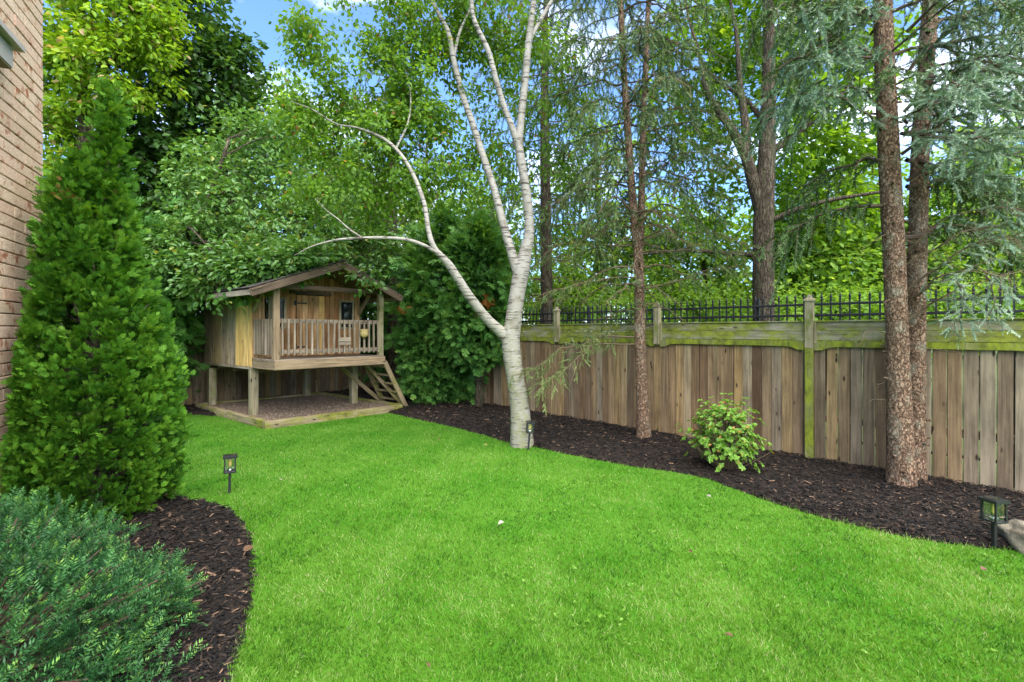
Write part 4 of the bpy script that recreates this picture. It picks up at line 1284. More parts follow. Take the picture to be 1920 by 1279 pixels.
bb = [(660, 330, 7.2, 130, 85), (760, 290, 7.0, 100, 100), (700, 180, 7.2, 110, 80), (800, 190, 7.2, 70, 110), (620, 70, 7.0, 80, 60, 0.32), (550, 140, 7.0, 50, 50, 0.10),
      (770, 60, 7.3, 80, 70, 0.8), (900, 80, 7.8, 80, 90, 0.8), (860, 20, 7.6, 70, 60, 0.5), (960, 60, 7.7, 60, 70, 0.35), (600, 230, 7.2, 80, 60, 0.7), (1010, 110, 7.3, 60, 110, 0.45), (940, 250, 7.9, 60, 120, 0.45), (870, 330, 7.9, 60, 80, 0.4),
      (1060, 240, 7.8, 60, 100, 0.4), (720, -60, 7, 110, 70, 0.5), (900, -80, 7, 150, 80, 0.8), (575, 30, 6.9, 40, 35, 0.10)]
C, O = blob_points(bb, 330, -0.15, 0.4, 2.4)
tw = MB(); twigs(tw, C, sk, 0.006, 0.6)
tag(tw.build('twigs', MAT['twig'], br, br.location), kind='stuff')
mb = MB(); leaf_sprays(mb, C, O, 14, 0.28, 0.080, 0.55, hang=0.7, T=LEAF2, TF=LEAF2_F)
mb.build('crown', MAT['birchleaf'], br, br.location)

# ------------------------------------------------------------------ spruces in the bed
def auto_whorls(sp, trunk_pts, z0, z1, dz, length, az_ok, live_fn, dens=0.8, sub=0.34, droop=0.75, r=0.016, tone=0.4, per=4, rise=0.1):
    z = z0
    T_ = np.asarray(trunk_pts)
    while z < z1:
        c = np.array([np.interp(z, T_[:, 2], T_[:, 0]), np.interp(z, T_[:, 2], T_[:, 1]), z])
        a0 = random.uniform(0, 6.28)
        for k in range(per):
            a = a0 + k * 6.283 / per + random.uniform(-0.4, 0.4)
            d = np.array([math.cos(a), math.sin(a), 0])
            if not az_ok(d): continue
            L = length(z) * random.uniform(0.6, 1.15)
            e = c + d * L + np.array([0, 0, -0.28 * L + rise * L * random.uniform(-0.5, 1)])
            m1 = c + d * L * 0.5 + np.array([0, 0, 0.02 * L + random.uniform(-0.05, 0.06)]) + rng.normal(0, 0.04, 3)
            sp.bough([c, m1, e], r * random.uniform(0.7, 1.2), dens, sub, droop * random.uniform(0.7, 1.2), live=live_fn(z), tone=tone)
        z += dz * random.uniform(0.7, 1.3)

def knots(mb, P, R, n, r=0.016):
    for k in range(n):
        i = random.randrange(2, len(P) - 2); a = random.uniform(0, 6.28)
        d = np.array([math.cos(a), math.sin(a), random.uniform(-0.2, 0.3)])
        c = P[i] + d * R[i] * 0.85
        tube(mb, [c, c + d * random.uniform(0.02, 0.07)], [r, r * 0.6], 6, 3, 0.1)

# twin trunk spruce at the right
A_ = thing('spruce_tree', 'big spruce with two rough trunks from one base at the right', 'tree', (*gpt(1700, 915), 0))
AY = 4.94; ka = AY / FPX
mt = MB()
Pa, Ra = path([(1690, 930, AY, 0.185), (1689, 880, AY, 0.160), (1686, 780, AY, 0.145), (1683, 680, AY, 0.135), (1681, 600, AY, 0.130), (1675, 450, AY, 0.127), (1667, 300, AY, 0.124), (1660, 150, AY, 0.116), (1655, 0, AY, 0.108), (1650, -150, AY, 0.10), (1640, -400, AY, 0.08)])
Ra = [r * 0.76 for r in Ra]
Qa, RRa = tube(mt, Pa, Ra, 26, 220, 0.022, flare=0.12)
knots(mt, Qa, RRa, 70)
mt.build('trunk', MAT['spruce_bark'], A_, A_.location, True)
mt = MB(); AY2 = 5.12
Pb_, Rb_ = path([(1714, 912, AY2, 0.135), (1715, 850, AY2, 0.118), (1716, 700, AY2, 0.108), (1718, 560, AY2 + 0.02, 0.104), (1722, 400, AY2 + 0.04, 0.10), (1727, 250, AY2 + 0.06, 0.096), (1738, 100, AY2 + 0.08, 0.09), (1748, -50, AY2 + 0.1, 0.085), (1765, -350, AY2 + 0.1, 0.06)])
Rb_ = [r * 0.84 for r in Rb_]
Qb, RRb = tube(mt, Pb_, Rb_, 22, 200, 0.022, flare=0.1)
knots(mt, Qb, RRb, 50)
mt.build('trunk', MAT['spruce_bark'], A_, A_.location, True)
blue = Spruce(); darks = Spruce()
def bl(sp, pts, **kw): sp.bough([pix(*p) for p in pts], **kw)
for pts in ([(1690, 290, 5.0), (1790, 215, 4.7), (1930, 190, 4.4)], [(1695, 210, 5.0), (1800, 120, 4.6), (1940, 90, 4.2)], [(1700, 340, 5.0), (1810, 290, 4.7), (1930, 300, 4.5)],
            [(1700, 140, 5.0), (1790, 50, 4.8), (1900, 10, 4.5)], [(1690, 250, 5.0), (1770, 260, 4.5), (1860, 260, 4.1)], [(1720, 200, 5.1), (1840, 180, 5.2), (1960, 200, 5.2)],
            [(1700, 60, 5.0), (1800, -20, 4.6), (1950, -40, 4.2)],
            [(1730, 150, 5.1), (1820, 130, 4.9), (1930, 140, 4.8)], [(1730, 250, 5.1), (1830, 245, 4.9), (1940, 250, 4.9)], [(1725, 300, 5.1), (1800, 320, 4.8), (1870, 330, 4.5)], [(1735, 90, 5.1), (1840, 70, 4.9), (1950, 60, 4.8)],
            [(1700, 230, 5.0), (1760, 170, 4.4), (1840, 150, 3.9)]):
    bl(blue, pts, r=0.02, dens=1.7, sub=0.50, droop=0.35, tone=0.55, seg=0.13)
for pts in ([(1660, 120, 4.94), (1600, 92, 4.6), (1520, 110, 4.3)], [(1660, 50, 4.94), (1570, 20, 4.6), (1490, 45, 4.4)], [(1662, 250, 4.94), (1600, 190, 4.7), (1490, 175, 4.5)], [(1660, 200, 4.94), (1580, 160, 4.9), (1450, 200, 4.9)]):
    bl(blue, pts, r=0.016, dens=1.3, sub=0.42, droop=0.9, tone=0.4, seg=0.13)
for pts in ([(1695, 445, 5.0), (1790, 425, 5.2), (1930, 490, 5.3)], [(1700, 350, 5.1), (1800, 345, 5.3), (1930, 400, 5.4)], [(1700, 300, 5.1), (1820, 330, 5.6), (1940, 370, 5.8)],
            [(1665, 385, 4.95), (1560, 395, 5.1), (1460, 440, 5.2)], [(1665, 300, 4.95), (1590, 310, 5.3), (1500, 350, 5.5)], [(1650, 30, 4.9), (1540, -10, 4.7), (1440, 20, 4.6)],
            [(1655, 10, 4.9), (1570, 60, 5.2), (1470, 110, 5.4)], [(1740, 60, 5.1), (1850, 20, 5.4), (1960, 60, 5.6)], [(1700, 250, 5.1), (1780, 180, 5.6), (1880, 110, 6.0)]):
    bl(darks, pts, r=0.024, dens=1.3, sub=0.48, droop=1.1, tone=0.3, seg=0.13)
for pts in ([(1700, 545, 5.0), (1800, 470, 4.6), (1910, 440, 4.3)], [(1695, 500, 5.0), (1790, 440, 4.7), (1880, 420, 4.5)], [(1705, 560, 5.0), (1800, 505, 4.5), (1880, 520, 4.2)], [(1700, 470, 5.0), (1800, 400, 4.7), (1930, 395, 4.4)],
            [(1700, 600, 5.0), (1780, 550, 4.8), (1870, 520, 4.6)]):
    bl(blue, pts, r=0.013, dens=1.3, sub=0.42, droop=0.75, live=0.22, tone=0.6)
bl(blue, [(1790, 520, 4.5), (1810, 560, 4.45), (1785, 612, 4.4)], r=0.008, dens=1.2, sub=0.2, droop=0.5, tone=0.75)
bl(blue, [(1850, 520, 4.3), (1865, 560, 4.25), (1850, 605, 4.2)], r=0.008, dens=1.2, sub=0.2, droop=0.5, tone=0.75)
auto_whorls(darks, Qa, 4.2, 6.6, 0.4, lambda z: 1.3, lambda d: True, lambda z: 0.95, 0.7, tone=0.35, r=0.018)
auto_whorls(darks, Qa, 0.9, 4.0, 0.33, lambda z: 0.42, lambda d: d[1] < 0.5, lambda z: 0.0, 0.5, 0.15, r=0.008, per=2)
blue.done(A_, 'blueneedle')
darks.done(A_, 'spruceneedle', NTB, name='crown')

# forked spruce in the middle of the bed
B_ = thing('spruce_tree', 'slender spruce with a forked reddish trunk and sparse twiggy branches', 'tree', (*gpt(1207, 823), 0))
BY2 = 7.12
mt = MB()
Pc, Rc = path([(1208, 832, BY2, 0.150), (1206, 790, BY2, 0.125), (1203, 720, BY2, 0.112), (1200, 640, BY2, 0.105), (1199, 560, BY2, 0.10), (1197, 480, BY2, 0.096), (1191, 430, BY2, 0.082), (1186, 370, BY2, 0.076), (1180, 290, BY2, 0.07), (1171, 150, BY2, 0.062), (1163, 0, BY2, 0.055), (1150, -220, BY2, 0.03)])
Rc = [r * 0.78 for r in Rc]
Qc, RRc = tube(mt, Pc, Rc, 20, 200, 0.025, flare=0.12)
Pd, Rd = path([(1198, 475, BY2, 0.075), (1202, 420, BY2 + 0.02, 0.070), (1203, 360, BY2 + 0.03, 0.062), (1206, 250, BY2 + 0.05, 0.056), (1212, 100, BY2 + 0.05, 0.05), (1216, 0, BY2 + 0.05, 0.045), (1225, -200, BY2 + 0.05, 0.025)])
Rd = [r * 0.82 for r in Rd]
Qd, RRd = tube(mt, Pd, Rd, 14, 120, 0.025)
knots(mt, Qc, RRc, 70, 0.012); knots(mt, Qd, RRd, 30, 0.010)
mt.build('trunk', MAT['spruce_bark'], B_, B_.location, True)
sb_ = Spruce()
for pts in ([(1190, 645, 7.1), (1110, 650, 6.7), (1005, 735, 6.3)], [(1188, 632, 7.1), (1090, 640, 6.8), (985, 700, 6.5)]):
    bl(sb_, pts, r=0.014, dens=1.4, sub=0.45, droop=0.5, live=0.5, tone=0.8)
for pts in ([(1190, 520, 7.1), (1100, 530, 6.9), (1010, 555, 6.8)], [(1195, 480, 7.1), (1280, 462, 7.0), (1390, 475, 6.9)], [(1190, 400, 7.1), (1110, 440, 7.0), (1030, 470, 7.0)],
            [(1203, 450, 7.1), (1300, 430, 7.3), (1430, 470, 7.4)], [(1190, 560, 7.1), (1280, 520, 6.8), (1380, 500, 6.6)], [(1190, 460, 7.1), (1100, 470, 7.2), (1000, 500, 7.3)],
            [(1205, 380, 7.1), (1290, 330, 7.0), (1380, 310, 7.0)], [(1205, 330, 7.1), (1280, 290, 7.3), (1370, 300, 7.5)], [(1186, 340, 7.1), (1110, 340, 7.0), (1040, 380, 7.0)]):
    bl(sb_, pts, r=0.013, dens=1.05, sub=0.36, droop=0.7, live=0.40, tone=0.65)
sb_.done(B_, 'spruceneedle')
su = Spruce()
auto_whorls(su, Qc, 3.4, 7.6, 0.34, lambda z: 1.35, lambda d: True, lambda z: 0.9, 0.95, 0.42, 1.0, tone=0.4)
auto_whorls(su, Qd, 4.2, 7.4, 0.45, lambda z: 1.2, lambda d: d[0] > -0.4, lambda z: 0.75, 0.75, 0.38, 1.0, tone=0.45)
auto_whorls(su, Qc, 2.0, 3.5, 0.3, lambda z: 0.9, lambda d: True, lambda z: 0.25, 0.6, 0.26, 0.7, tone=0.5)
su.done(B_, 'spruceneedle', NTB, name='crown')

# ------------------------------------------------------------------ conifers by the corner
def cedar(label, x, y, prof, n, size, seed, dead):
    root = thing('cedar_tree', label, 'tree', (x, y, 0), 'cedars in the fence corner')
    arbor(root, x, y, prof, n, size, 'cedar', seed, lump=0.30, up=-0.25, inner=0.35, dead=0.0005, per=12, spread=0.7)
    mb = MB(); H_ = prof[-1][0]
    tube(mb, [(x, y, -0.05), (x + 0.05, y, H_ * 0.5), (x, y, H_ * 0.95)], [0.10, 0.07, 0.015], 9, 16, 0.08)
    for k in range(60):
        z = random.uniform(max(0.3, prof[0][0]), H_ * 0.9); t = random.uniform(0, 6.28)
        r = np.interp(z, [p[0] for p in prof], [p[1] for p in prof]) * 0.9
        tube(mb, [(x, y, z), (x + r * 0.5 * math.cos(t), y + r * 0.5 * math.sin(t), z + 0.1), (x + r * math.cos(t), y + r * math.sin(t), z)], [0.022, 0.014, 0.005], 4, 6)
    mb.build('trunk', MAT['brown_bark'], root, root.location, True)
    for (px, py, Y, nn, sp) in dead:
        c = pix(px, py, Y); m_ = MB()
        pp = c + rng.normal(0, sp, (nn, 3))
        scatter(m_, FAN_V, FAN_F, pp, rng.normal(0, 0.4, (nn, 3)) + np.array([0, 0, -0.8]), rng.normal(0, 1, (nn, 3)), rng.uniform(0.09, 0.16, nn), rng.random(nn), FAN_A)
        tag(m_.build('withered_spray', MAT['deadspray'], root, root.location), 'orange withered spray')
    return root
cedar('bushy cedar hanging over the fence corner right of the playhouse', -1.62, 10.85, [(0.12, 0.45), (0.6, 0.68), (1.3, 0.80), (2.0, 0.86), (2.8, 0.78), (3.5, 0.55), (4.1, 0.25), (4.4, 0.03)], 7500, 0.20, 1.0, [(757, 578, 10.0, 16, 0.05)])
cedar('cedar just left of the birch with foliage starting above the fence boards', -0.72, 10.15, [(1.0, 0.30), (1.4, 0.62), (2.0, 0.78), (2.8, 0.70), (3.4, 0.5), (3.9, 0.22), (4.15, 0.03)], 6000, 0.19, 4.0, [(915, 555, 9.4, 16, 0.05)])
cedar('cedar in deep shade left of the playhouse', -7.55, 9.0, [(0.5, 0.7), (1.2, 0.9), (2.2, 0.95), (3.0, 0.8), (3.8, 0.45), (4.3, 0.05)], 4500, 0.24, 7.0, [])
cedar('cedar behind the brown fence corner seen over the playhouse roof', -4.4, 13.9, [(0.5, 1.0), (2.0, 1.2), (3.5, 1.0), (4.8, 0.6), (5.6, 0.1)], 5000, 0.28, 9.0, [])

cedar('cedar beyond the back fence filling the gap left of the playhouse wall', -7.7, 11.7, [(0.3, 0.9), (1.2, 1.1), (2.4, 1.05), (3.6, 0.7), (4.6, 0.1)], 4500, 0.27, 11.0, [])
I_ = thing('spruce_tree', 'dark spruce with a bare lower trunk behind the playhouse stairs', 'tree', (-3.12, 12.3, 0))
mt = MB()
Qi, Ri = tube(mt, [(-3.12, 12.3, -0.1), (-3.10, 12.3, 2.5), (-3.14, 12.3, 5.5), (-3.1, 12.3, 9.2)], [0.17, 0.14, 0.10, 0.02], 12, 70, 0.04)
mt.build('trunk', MAT['brown_bark'], I_, I_.location, True)
si = Spruce()
auto_whorls(si, Qi, 3.3, 9.0, 0.42, lambda z: 1.9 - 0.18 * (z - 3.3), lambda d: True, lambda z: 0.9, 0.42, 0.5, 1.1, tone=0.4, per=5)
si.done(I_, 'spruceneedle', NTC)

D_ = thing('spruce_tree', 'tall spruce with drooping dark boughs just beyond the fence right of the birch', 'tree', (*pix(1025, 621, 11.6)[:2], 0))
dx = D_.location.x
mt = MB()
Qe, Re = tube(mt, [(dx, 11.6, -0.1), (dx, 11.6, 3.0), (dx - 0.05, 11.6, 7.0), (dx, 11.6, 11.5)], [0.17, 0.15, 0.11, 0.03], 12, 80, 0.035)
mt.build('trunk', MAT['brown_bark'], D_, D_.location, True)
sd_ = Spruce()
auto_whorls(sd_, Qe, 4.6, 11.3, 0.42, lambda z: 2.3 - 0.15 * (z - 4.6), lambda d: True, lambda z: 0.92, 0.42, 0.55, 1.2, tone=0.4, per=5)
auto_whorls(sd_, Qe, 2.4, 4.6, 0.4, lambda z: 1.5, lambda d: True, lambda z: 0.3, 0.45, 0.35, 0.7, tone=0.5, per=4)
sd_.done(D_, 'spruceneedle', NTC)

# ------------------------------------------------------------------ broadleaved trees behind
broad_tree('maple_tree', 'yellow green maple with tan seed clusters behind the arborvitae', pix(150, 621, 11.2)[:2], pix(150, -150, 11.2),
           [(150, 40, 11.0, 130, 95, 1.4), (110, 170, 11.2, 90, 90), (225, 110, 10.8, 80, 90), (110, 310, 11.5, 80, 90, 0.9), (150, 430, 11.6, 70, 70, 0.7), (180, -110, 11.2, 170, 100, 1.2), (60, 60, 11.0, 90, 150), (260, 20, 10.9, 60, 60)],
           260, 12, 0.42, 0.14, 'limemaple', 0.22, -0.35, seed=2.0, base=0.55)
broad_tree('maple_tree', 'large dark green maple crown filling the background at the left', pix(330, 621, 13.4)[:2], pix(330, -150, 13.4),
           [(320, 60, 13.2, 100, 100, 1.2), (330, 210, 13.0, 120, 110, 1.4), (420, 180, 13.0, 70, 95), (350, 340, 12.8, 120, 95, 1.3), (270, 420, 12.8, 100, 90), (420, 300, 12.9, 80, 90), (440, 105, 13.2, 40, 40, 0.4), (280, -80, 13.3, 110, 90), (240, 300, 13.3, 80, 120)],
           250, 12, 0.5, 0.21, 'darkmaple', 0.28, -0.45, seed=5.0, base=0.45, T=LEAF2, TF=LEAF2_F)
broad_tree('broadleaf_tree', 'light green broad leaved tree arching over the playhouse roof', (-7.45, 9.35), pix(430, 260, 9.8),
           [(520, 330, 10.6, 110, 85, 1.1), (440, 400, 9.8, 105, 75, 1.1), (350, 470, 9.3, 75, 55, 0.9), (560, 430, 9.9, 110, 55), (480, 265, 10.8, 80, 55, 0.8), (400, 330, 10.2, 70, 60, 0.7),
            (375, 500, 8.9, 60, 22, 0.7), (455, 482, 8.6, 55, 16, 0.55), (530, 466, 8.9, 50, 12, 0.5), (410, 528, 8.6, 55, 12, 1.0), (470, 508, 8.4, 45, 10, 0.8), (525, 492, 8.4, 45, 9, 0.6), (575, 478, 8.6, 40, 8, 0.45), (400, 548, 8.3, 42, 7, 0.35), (610, 400, 10.8, 60, 60, 0.7), (690, 460, 10.9, 70, 45, 0.7), (600, 455, 9.8, 60, 18, 0.5), (690, 520, 8.9, 30, 6, 0.06), (620, 300, 11.5, 70, 60, 0.6)],
           215, 12, 0.32, 0.112, 'broadleaf', 0.13, -0.5, seed=8.0, base=0.5, nlimb=2, zmin=2.9)

# tall tree with forked grey trunk beyond the fences
CY = 9.0; kc = CY / FPX
tp = []
def lim(pts, sd=9):
    P_, R_ = path([(p[0], p[1], CY + (p[2] if len(p) > 3 else 0), p[-1] * 0.5 * kc) for p in pts])
    tp.append((P_, R_, sd))
lim([(1432, 790, 44), (1432, 600, 38), (1431, 500, 37), (1432, 430, 36), (1434, 360, 33), (1438, 280, 30), (1440, 200, 26), (1442, 100, 22), (1440, 0, 18), (1436, -200, 10)], 16)
lim([(1428, 400, 24), (1412, 340, 22), (1398, 292, 20), (1370, 240, 16), (1342, 200, 13), (1322, 160, 9), (1312, 100, 6), (1290, 30, 4), (1280, -60, 1.5)])
lim([(1402, 300, 16), (1396, 220, 14), (1388, 160, 11), (1380, 60, 7), (1366, -20, 4), (1360, -100, 1.5)])
lim([(1440, 285, 16), (1480, 262, 0.2, 12), (1530, 222, 0.4, 10), (1580, 175, 0.6, 8), (1615, 130, 0.8, 5), (1650, 60, 1.0, 3), (1665, 0, 1.1, 1.2)])
lim([(1434, 420, 12), (1490, 395, -0.3, 10), (1560, 375, -0.6, 8), (1650, 360, -0.8, 5)], 7)
lim([(1430, 480, 11), (1370, 475, 0.3, 9), (1280, 470, 0.6, 7), (1180, 480, 0.8, 4)], 7)
lim([(1440, 240, 12), (1400, 190, 0.5, 9), (1340, 150, 0.8, 7), (1280, 120, 1.2, 4)], 7)
broad_tree('tall_tree', 'tall dark trunked tree forking above the iron fence', pix(1432, 621, CY)[:2], None,
           [(1300, 110, 10.2, 85, 100, 0.8), (1420, 60, 10.0, 100, 80), (1540, 120, 10.2, 85, 110, 0.9), (1360, 250, 10.5, 80, 80, 0.5), (1520, 300, 10.6, 90, 70, 0.8), (1600, 220, 10.4, 60, 90, 0.6), (1470, 200, 9.6, 60, 80, 0.5),
            (1260, 240, 11, 60, 90, 0.4), (1540, 400, 10.8, 90, 50, 0.8), (1330, 380, 11, 80, 50, 0.35), (1430, -80, 9.6, 220, 80, 1.2), (1620, 40, 10.4, 70, 90, 0.6)],
           240, 11, 0.42, 0.16, 'ashleaf', seed=3.0, gap=-0.2, T=LEAF2, TF=LEAF2_F, trunk_paths=tp, twig_frac=0.5, gscale=2.0)

back = [('leafy_tree', 'bright green tree beyond the iron fence behind the forked spruce', 1120, 14.5, [(1110, 500, 14.5, 90, 60), (1180, 440, 14.8, 70, 60, 0.7), (1080, 400, 15, 70, 70, 0.5), (1110, 300, 15, 60, 90, 0.4), (1060, 560, 14, 70, 40)], 4.0),
        ('leafy_tree', 'bright green tree beyond the iron fence left of the tall trunk', 1310, 13.5, [(1300, 520, 13.5, 95, 60), (1350, 450, 13.8, 70, 50, 0.6), (1240, 420, 14, 60, 60, 0.5), (1290, 570, 13, 110, 30, 0.8)], 6.0),
        ('leafy_tree', 'yellow green tree beyond the iron fence between the tall trunk and the twin spruce', 1550, 11.5, [(1540, 500, 11.5, 95, 60, 1.1), (1610, 430, 11.8, 80, 60), (1490, 440, 12, 60, 60, 0.8), (1560, 570, 11, 110, 30, 0.9), (1580, 350, 12, 90, 60, 0.7)], 8.0),
        ('leafy_tree', 'bright green tree beyond the iron fence at the right edge', 1830, 10.5, [(1830, 500, 10.5, 110, 70, 1.1), (1880, 400, 10.8, 90, 70), (1780, 400, 11, 70, 70, 0.8), (1860, 290, 11, 80, 70, 0.5), (1850, 570, 10, 110, 30, 0.9), (1720, 520, 11, 60, 70)], 10.0),
        ('leafy_tree', 'pale green tree behind the hanging birch foliage', 800, 16.0, [(780, 430, 16, 90, 60, 0.6), (870, 400, 16, 60, 80, 0.6), (930, 500, 16, 60, 70, 0.6), (680, 380, 16, 80, 80), (600, 300, 16.5, 90, 90, 0.9), (940, 380, 16, 60, 60, 0.4), (540, 230, 17, 70, 70, 0.8)], 12.0)]
for nm, lab, px, Y, blobs, sd in back:
    b_ = pix(px, 621, Y)[:2]
    broad_tree(nm, lab, b_, pix(px, min(bl_[1] for bl_ in blobs) - 10, Y), blobs, 380, 11, 0.5, 0.165, 'brightleaf', 0.12, -0.35, seed=sd, T=LEAF2, TF=LEAF2_F, base=0.5, nlimb=2, twig_frac=0.3, group='trees beyond the iron fence')

# low undergrowth and far woods: one mass each
C, O = blob_points([(x, 585, Y, 90, 45) for x, Y in zip(range(960, 2150, 75), [14, 13, 13, 12, 12, 11, 11, 10, 10, 9.5, 9.5, 9, 9, 8.5, 8.5, 8])], 90, -0.6, 1.0)
mb = MB(); leaf_sprays(mb, C, O, 11, 0.4, 0.12, 0.2, T=LEAF2, TF=LEAF2_F)
tag(mb.build('undergrowth', MAT['brightleaf']), 'bright green undergrowth seen through the iron fence', 'undergrowth', kind='stuff')
far = []
for k in range(46):
    x = -900 + k * 85 + random.uniform(-30, 30)
    top = 470 if x > 950 else 330
    Y = random.uniform(24, 32)
    far.append((x, 0.5 * (top + 640) + random.uniform(-40, 40), Y, 110, 0.5 * (640 - top) * random.uniform(0.75, 1.15)))
C, O = blob_points(far, 95, -0.6, 4.0, 0.8)
mb = MB(); leaf_sprays(mb, C, O, 11, 1.0, 0.42, 0.2, T=LEAF2, TF=LEAF2_F)
tag(mb.build('distant_woods', MAT['farleaf']), 'distant mass of woodland foliage behind the garden trees', 'woods', kind='stuff')

# ------------------------------------------------------------------ azalea in the bed
az = thing('azalea_bush', 'small light green azalea bush in front of the fence', 'bush', (*gpt(1358, 885), 0))
ac = pix(1358, 815, 5.5); ar = np.array([0.40, 0.36, 0.40])
n = 950
d = unit(rng.normal(0, 1, (n, 3)))
pos = ac + d * ar * (rng.uniform(0.3, 1.0, n) ** 0.6 * (1 + 0.42 * wob(d * 2.5, 1.6, 3.0)))[:, None]
pos[:, 2] += 0.08 * (d[:, 2] > 0.5) * rng.random(n) - 0.02
keepz = wob(pos, 6.0, 1.0) > -0.45
pos, d = pos[keepz], d[keepz]
k = pos[:, 2] > 0.10; pos = pos[k]; d = d[k]; n = len(pos)
mb = MB(); st = MB(); bz = np.array([az.location.x, az.location.y, 0.0])
for i in range(n):
    if rng.random() < 0.35:
        tube(st, [bz + np.array([d[i, 0] * 0.06, d[i, 1] * 0.06, 0]), (bz + pos[i]) / 2 + np.array([0, 0, -0.03]), pos[i]], [0.008, 0.005, 0.003], 4, 5, cap=False)
per = 7
idx = np.repeat(np.arange(n), per); nn = len(idx)
ang = np.tile(np.arange(per) * 2.4, n) + np.repeat(rng.uniform(0, 6.28, n), per)
upv = unit(d * 0.7 + np.array([0, 0, 0.8]))
e1 = unit(np.cross(upv, [0.3, 0.9, 0.1])); e2 = np.cross(upv, e1)
rad = np.cos(ang)[:, None] * e1[idx] + np.sin(ang)[:, None] * e2[idx]
axl = rad + upv[idx] * rng.uniform(0.0, 0.8, nn)[:, None] + np.array([0, 0, -0.1])
a = np.clip(0.5 + rng.normal(0, 0.2, nn), 0, 0.9); a[rng.random(nn) < 0.04] = 1.0
scatter(mb, LEAF, LEAF_F, pos[idx], axl, upv[idx] + rng.normal(0, 0.2, (nn, 3)), rng.uniform(0.028, 0.052, nn), a)
mb.build('foliage', MAT['rhodo'], az, bz)
st.build('stem', MAT['deadtwig'], az, bz)

# ------------------------------------------------------------------ rock, path lamps, fallen leaves
rk = gpt(1925, 1030)
ico = []
mb = MB(); nth, nph = 22, 14
V = []
for i in range(nph + 1):
    for j in range(nth):
        t, p = j / nth * 2 * math.pi, i / nph * math.pi
        V.append((math.cos(t) * math.sin(p), math.sin(t) * math.sin(p), math.cos(p)))
V = np.array(V)
Rr = 1 + 0.20 * wob(V * 1.8, 1.4, 0.5) + 0.10 * wob(V * 4, 1.5, 2.5) + 0.04 * wob(V * 9, 1.5, 1.5)
V = np.sign(V) * np.abs(V) ** 0.6 * Rr[:, None] * np.array([0.17, 0.14, 0.125]) + np.array([rk[0] + 0.06, rk[1] + 0.02, 0.05])
F = []
for i in range(nph):
    for j in range(nth):
        j2 = (j + 1) % nth
        F += [(i * nth + j, (i + 1) * nth + j, (i + 1) * nth + j2), (i * nth + j, (i + 1) * nth + j2, i * nth + j2)]
mb.add(V, F)
o = mb.build('rock', MAT['rock'], None, (rk[0], rk[1], 0), True, True)
tag(o, 'pale limestone rock at the bed edge by the right path lamp', 'rock')
sprig = thing('weed_sprig', 'small green sprig growing against the pale rock', 'plant', (rk[0] - 0.10, rk[1] - 0.20, 0))
mb = MB(); nn = 26
pp = np.array([rk[0] - 0.10, rk[1] - 0.20, 0.05]) + rng.normal(0, 1, (nn, 3)) * np.array([0.045, 0.02, 0.025])
scatter(mb, LEAF, LEAF_F, pp, rng.normal(0, 1, (nn, 3)) + np.array([0, -0.2, 0.2]), np.array([0, -0.6, 1]) + rng.normal(0, 0.3, (nn, 3)), rng.uniform(0.03, 0.055, nn), rng.uniform(0.3, 0.9, nn))
mb.build('foliage', MAT['rhodo'], sprig, sprig.location)

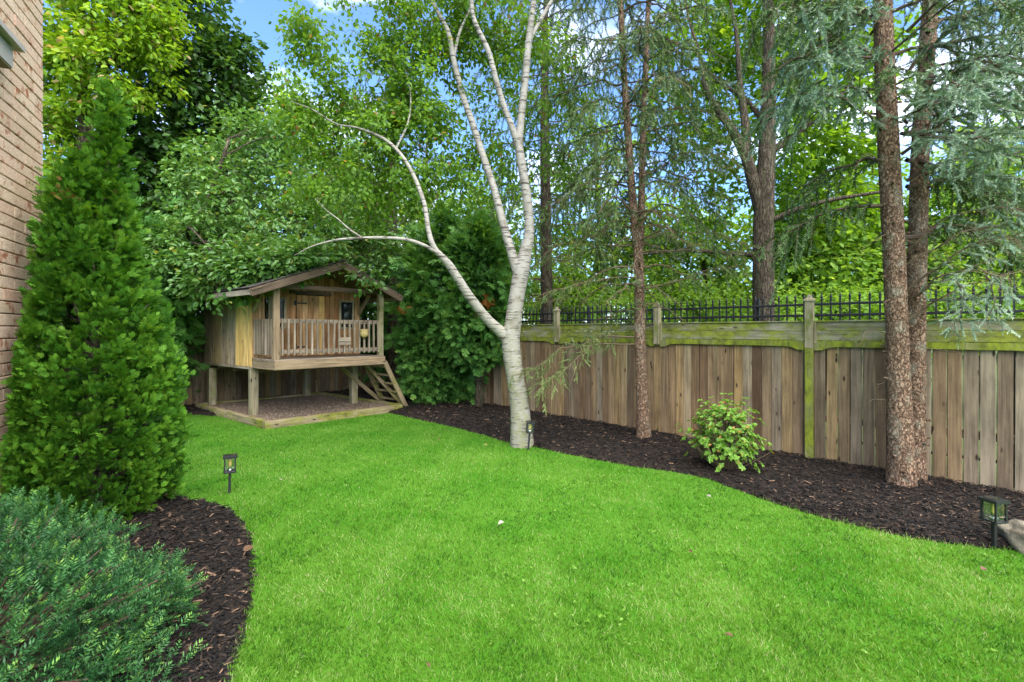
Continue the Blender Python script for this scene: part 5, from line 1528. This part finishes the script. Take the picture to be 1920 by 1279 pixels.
def lamp(label, x, y, h, lean=(0, 0), rot=0.4, sc=1.0):
    root = thing('path_lamp', label, 'lamp', (x, y, 0), 'black solar path lamps')
    root.rotation_euler = (lean[0], lean[1], rot)
    def bx(name, x0, x1, y0, y1, z0, z1, mat, par=root):
        V = [(x_, y_, z_) for z_ in (z0, z1) for x_, y_ in ((x0, y0), (x1, y0), (x1, y1), (x0, y1))]
        return polymesh(name, V, [(3, 2, 1, 0), (4, 5, 6, 7), (0, 1, 5, 4), (1, 2, 6, 5), (2, 3, 7, 6), (3, 0, 4, 7)], mat, par)
    w = 0.052 * sc; z0 = h - 0.175 * sc
    bx('stake', -0.012, 0.012, -0.012, 0.012, -0.06, z0 - 0.001, MAT['plastic'])
    bx('base_plate', -w - 0.004, w + 0.004, -w - 0.004, w + 0.004, z0, z0 + 0.014, MAT['plastic'])
    for sx in (-1, 1):
        for sy in (-1, 1):
            bx('frame_post', sx * (w - 0.006) - 0.006, sx * (w - 0.006) + 0.006, sy * (w - 0.006) - 0.006, sy * (w - 0.006) + 0.006, z0 + 0.0145, h - 0.027, MAT['plastic'])
    cp = bx('cap', -w - 0.012, w + 0.012, -w - 0.012, w + 0.012, h - 0.0265, h - 0.004, MAT['plastic'])
    bx('solar_panel', -w * 0.8, w * 0.8, -w * 0.8, w * 0.8, h - 0.0035, h, MAT['dark'], cp)
    g = w - 0.012
    for k in range(4):
        c_, s_ = math.cos(k * math.pi / 2), math.sin(k * math.pi / 2)
        V = [(c_ * x_ - s_ * y_, s_ * x_ + c_ * y_, z_) for x_, y_, z_ in ((-g, w - 0.007, z0 + 0.016), (g, w - 0.007, z0 + 0.016), (g, w - 0.007, h - 0.029), (-g, w - 0.007, h - 0.029),
                                                                     (-g, w - 0.009, z0 + 0.016), (g, w - 0.009, z0 + 0.016), (g, w - 0.009, h - 0.029), (-g, w - 0.009, h - 0.029))]
        polymesh('pane', V, [(0, 1, 2, 3), (7, 6, 5, 4), (0, 4, 5, 1), (1, 5, 6, 2), (2, 6, 7, 3), (3, 7, 4, 0)], MAT['glass'], root)
    mb = MB(); lathe(mb, [(0.0, h - 0.125 * sc), (0.010, h - 0.12 * sc), (0.014, h - 0.10 * sc), (0.014, h - 0.06 * sc), (0.011, h - 0.045), (0.011, h - 0.027)], (0, 0, 0), 10)
    mb.build('bulb', MAT['bulb'], root, smooth=True)
    mb = MB(); lathe(mb, [(0.0, z0 + 0.038), (0.024, z0 + 0.034), (0.028, z0 + 0.016), (0.0, z0 + 0.015)], (0, 0, 0), 12)
    mb.build('reflector', MAT['chrome'], root, smooth=True)
p = gpt(430, 925); lamp('black square path lamp standing on the lawn beside the left bed', p[0], p[1], 0.39, (0.0, 0.02), 0.55)
p = gpt(989, 837); lamp('black path lamp leaning at the foot of the birch', 0.225, 6.52, 0.40, (0.02, 0.08), 0.1, 0.9)
p = gpt(1864, 1029); lamp('black path lamp at the bed edge next to the pale rock', p[0], p[1], 0.385, (0, -0.01), 0.15)

fallen = [(945, 990, 0.055, 'palefallen', 'pale dry leaf lying in the middle of the lawn'), (1333, 942, 0.045, 'palefallen', 'pale fallen leaf on the lawn below the azalea'),
          (1298, 1049, 0.03, 'brownfallen', 'tiny brown leaf on the open lawn right of the middle'), (1840, 1083, 0.045, 'brownfallen', 'brown fallen leaf on the lawn below the right path lamp'),
          (1375, 1212, 0.035, 'brownfallen', 'brown leaf on the nearest part of the lawn'), (455, 1050, 0.06, 'brownfallen', 'rust brown leaf on the mulch near the yew'),
          (913, 840, 0.05, 'yellowfallen', 'small yellow leaf on the lawn left of the birch foot'), (826, 829, 0.05, 'brownfallen', 'small brown leaf on the far lawn between birch and playhouse'),
          (527, 909, 0.04, 'palefallen', 'pale leaf scrap on the lawn right of the left path lamp'), (800, 1262, 0.03, 'brownfallen', 'brown scrap at the bottom edge of the lawn'),
          (1385, 882, 0.06, 'yellowfallen', 'yellow leaf on the mulch under the azalea'), (1588, 934, 0.06, 'brownfallen', 'orange brown leaf on the mulch left of the twin spruce')]
for (px, py, s, mt_, lab) in fallen:
    p = gpt(px, py); inb = sdist(np.array([p]), bedR)[0] > 0 or sdist(np.array([p]), bedL)[0] > 0
    z = 0.068 if inb else 0.052
    mb = MB(); a = random.uniform(0, 6.28)
    scatter(mb, LEAF * np.array([1, 1, 1.8]), LEAF_F, np.array([[0, 0, 0.0]]), np.array([[math.cos(a), math.sin(a), 0.12]]), np.array([[random.gauss(0, .3), random.gauss(0, .3) - 0.3, 1]]), [s * 1.25], [0.5])
    me = mb.mesh('fallen_leaf'); 
    o = link('fallen_leaf', me, MAT[mt_], None, (p[0], p[1], z))
    tag(o, lab, 'leaf', 'fallen leaves')
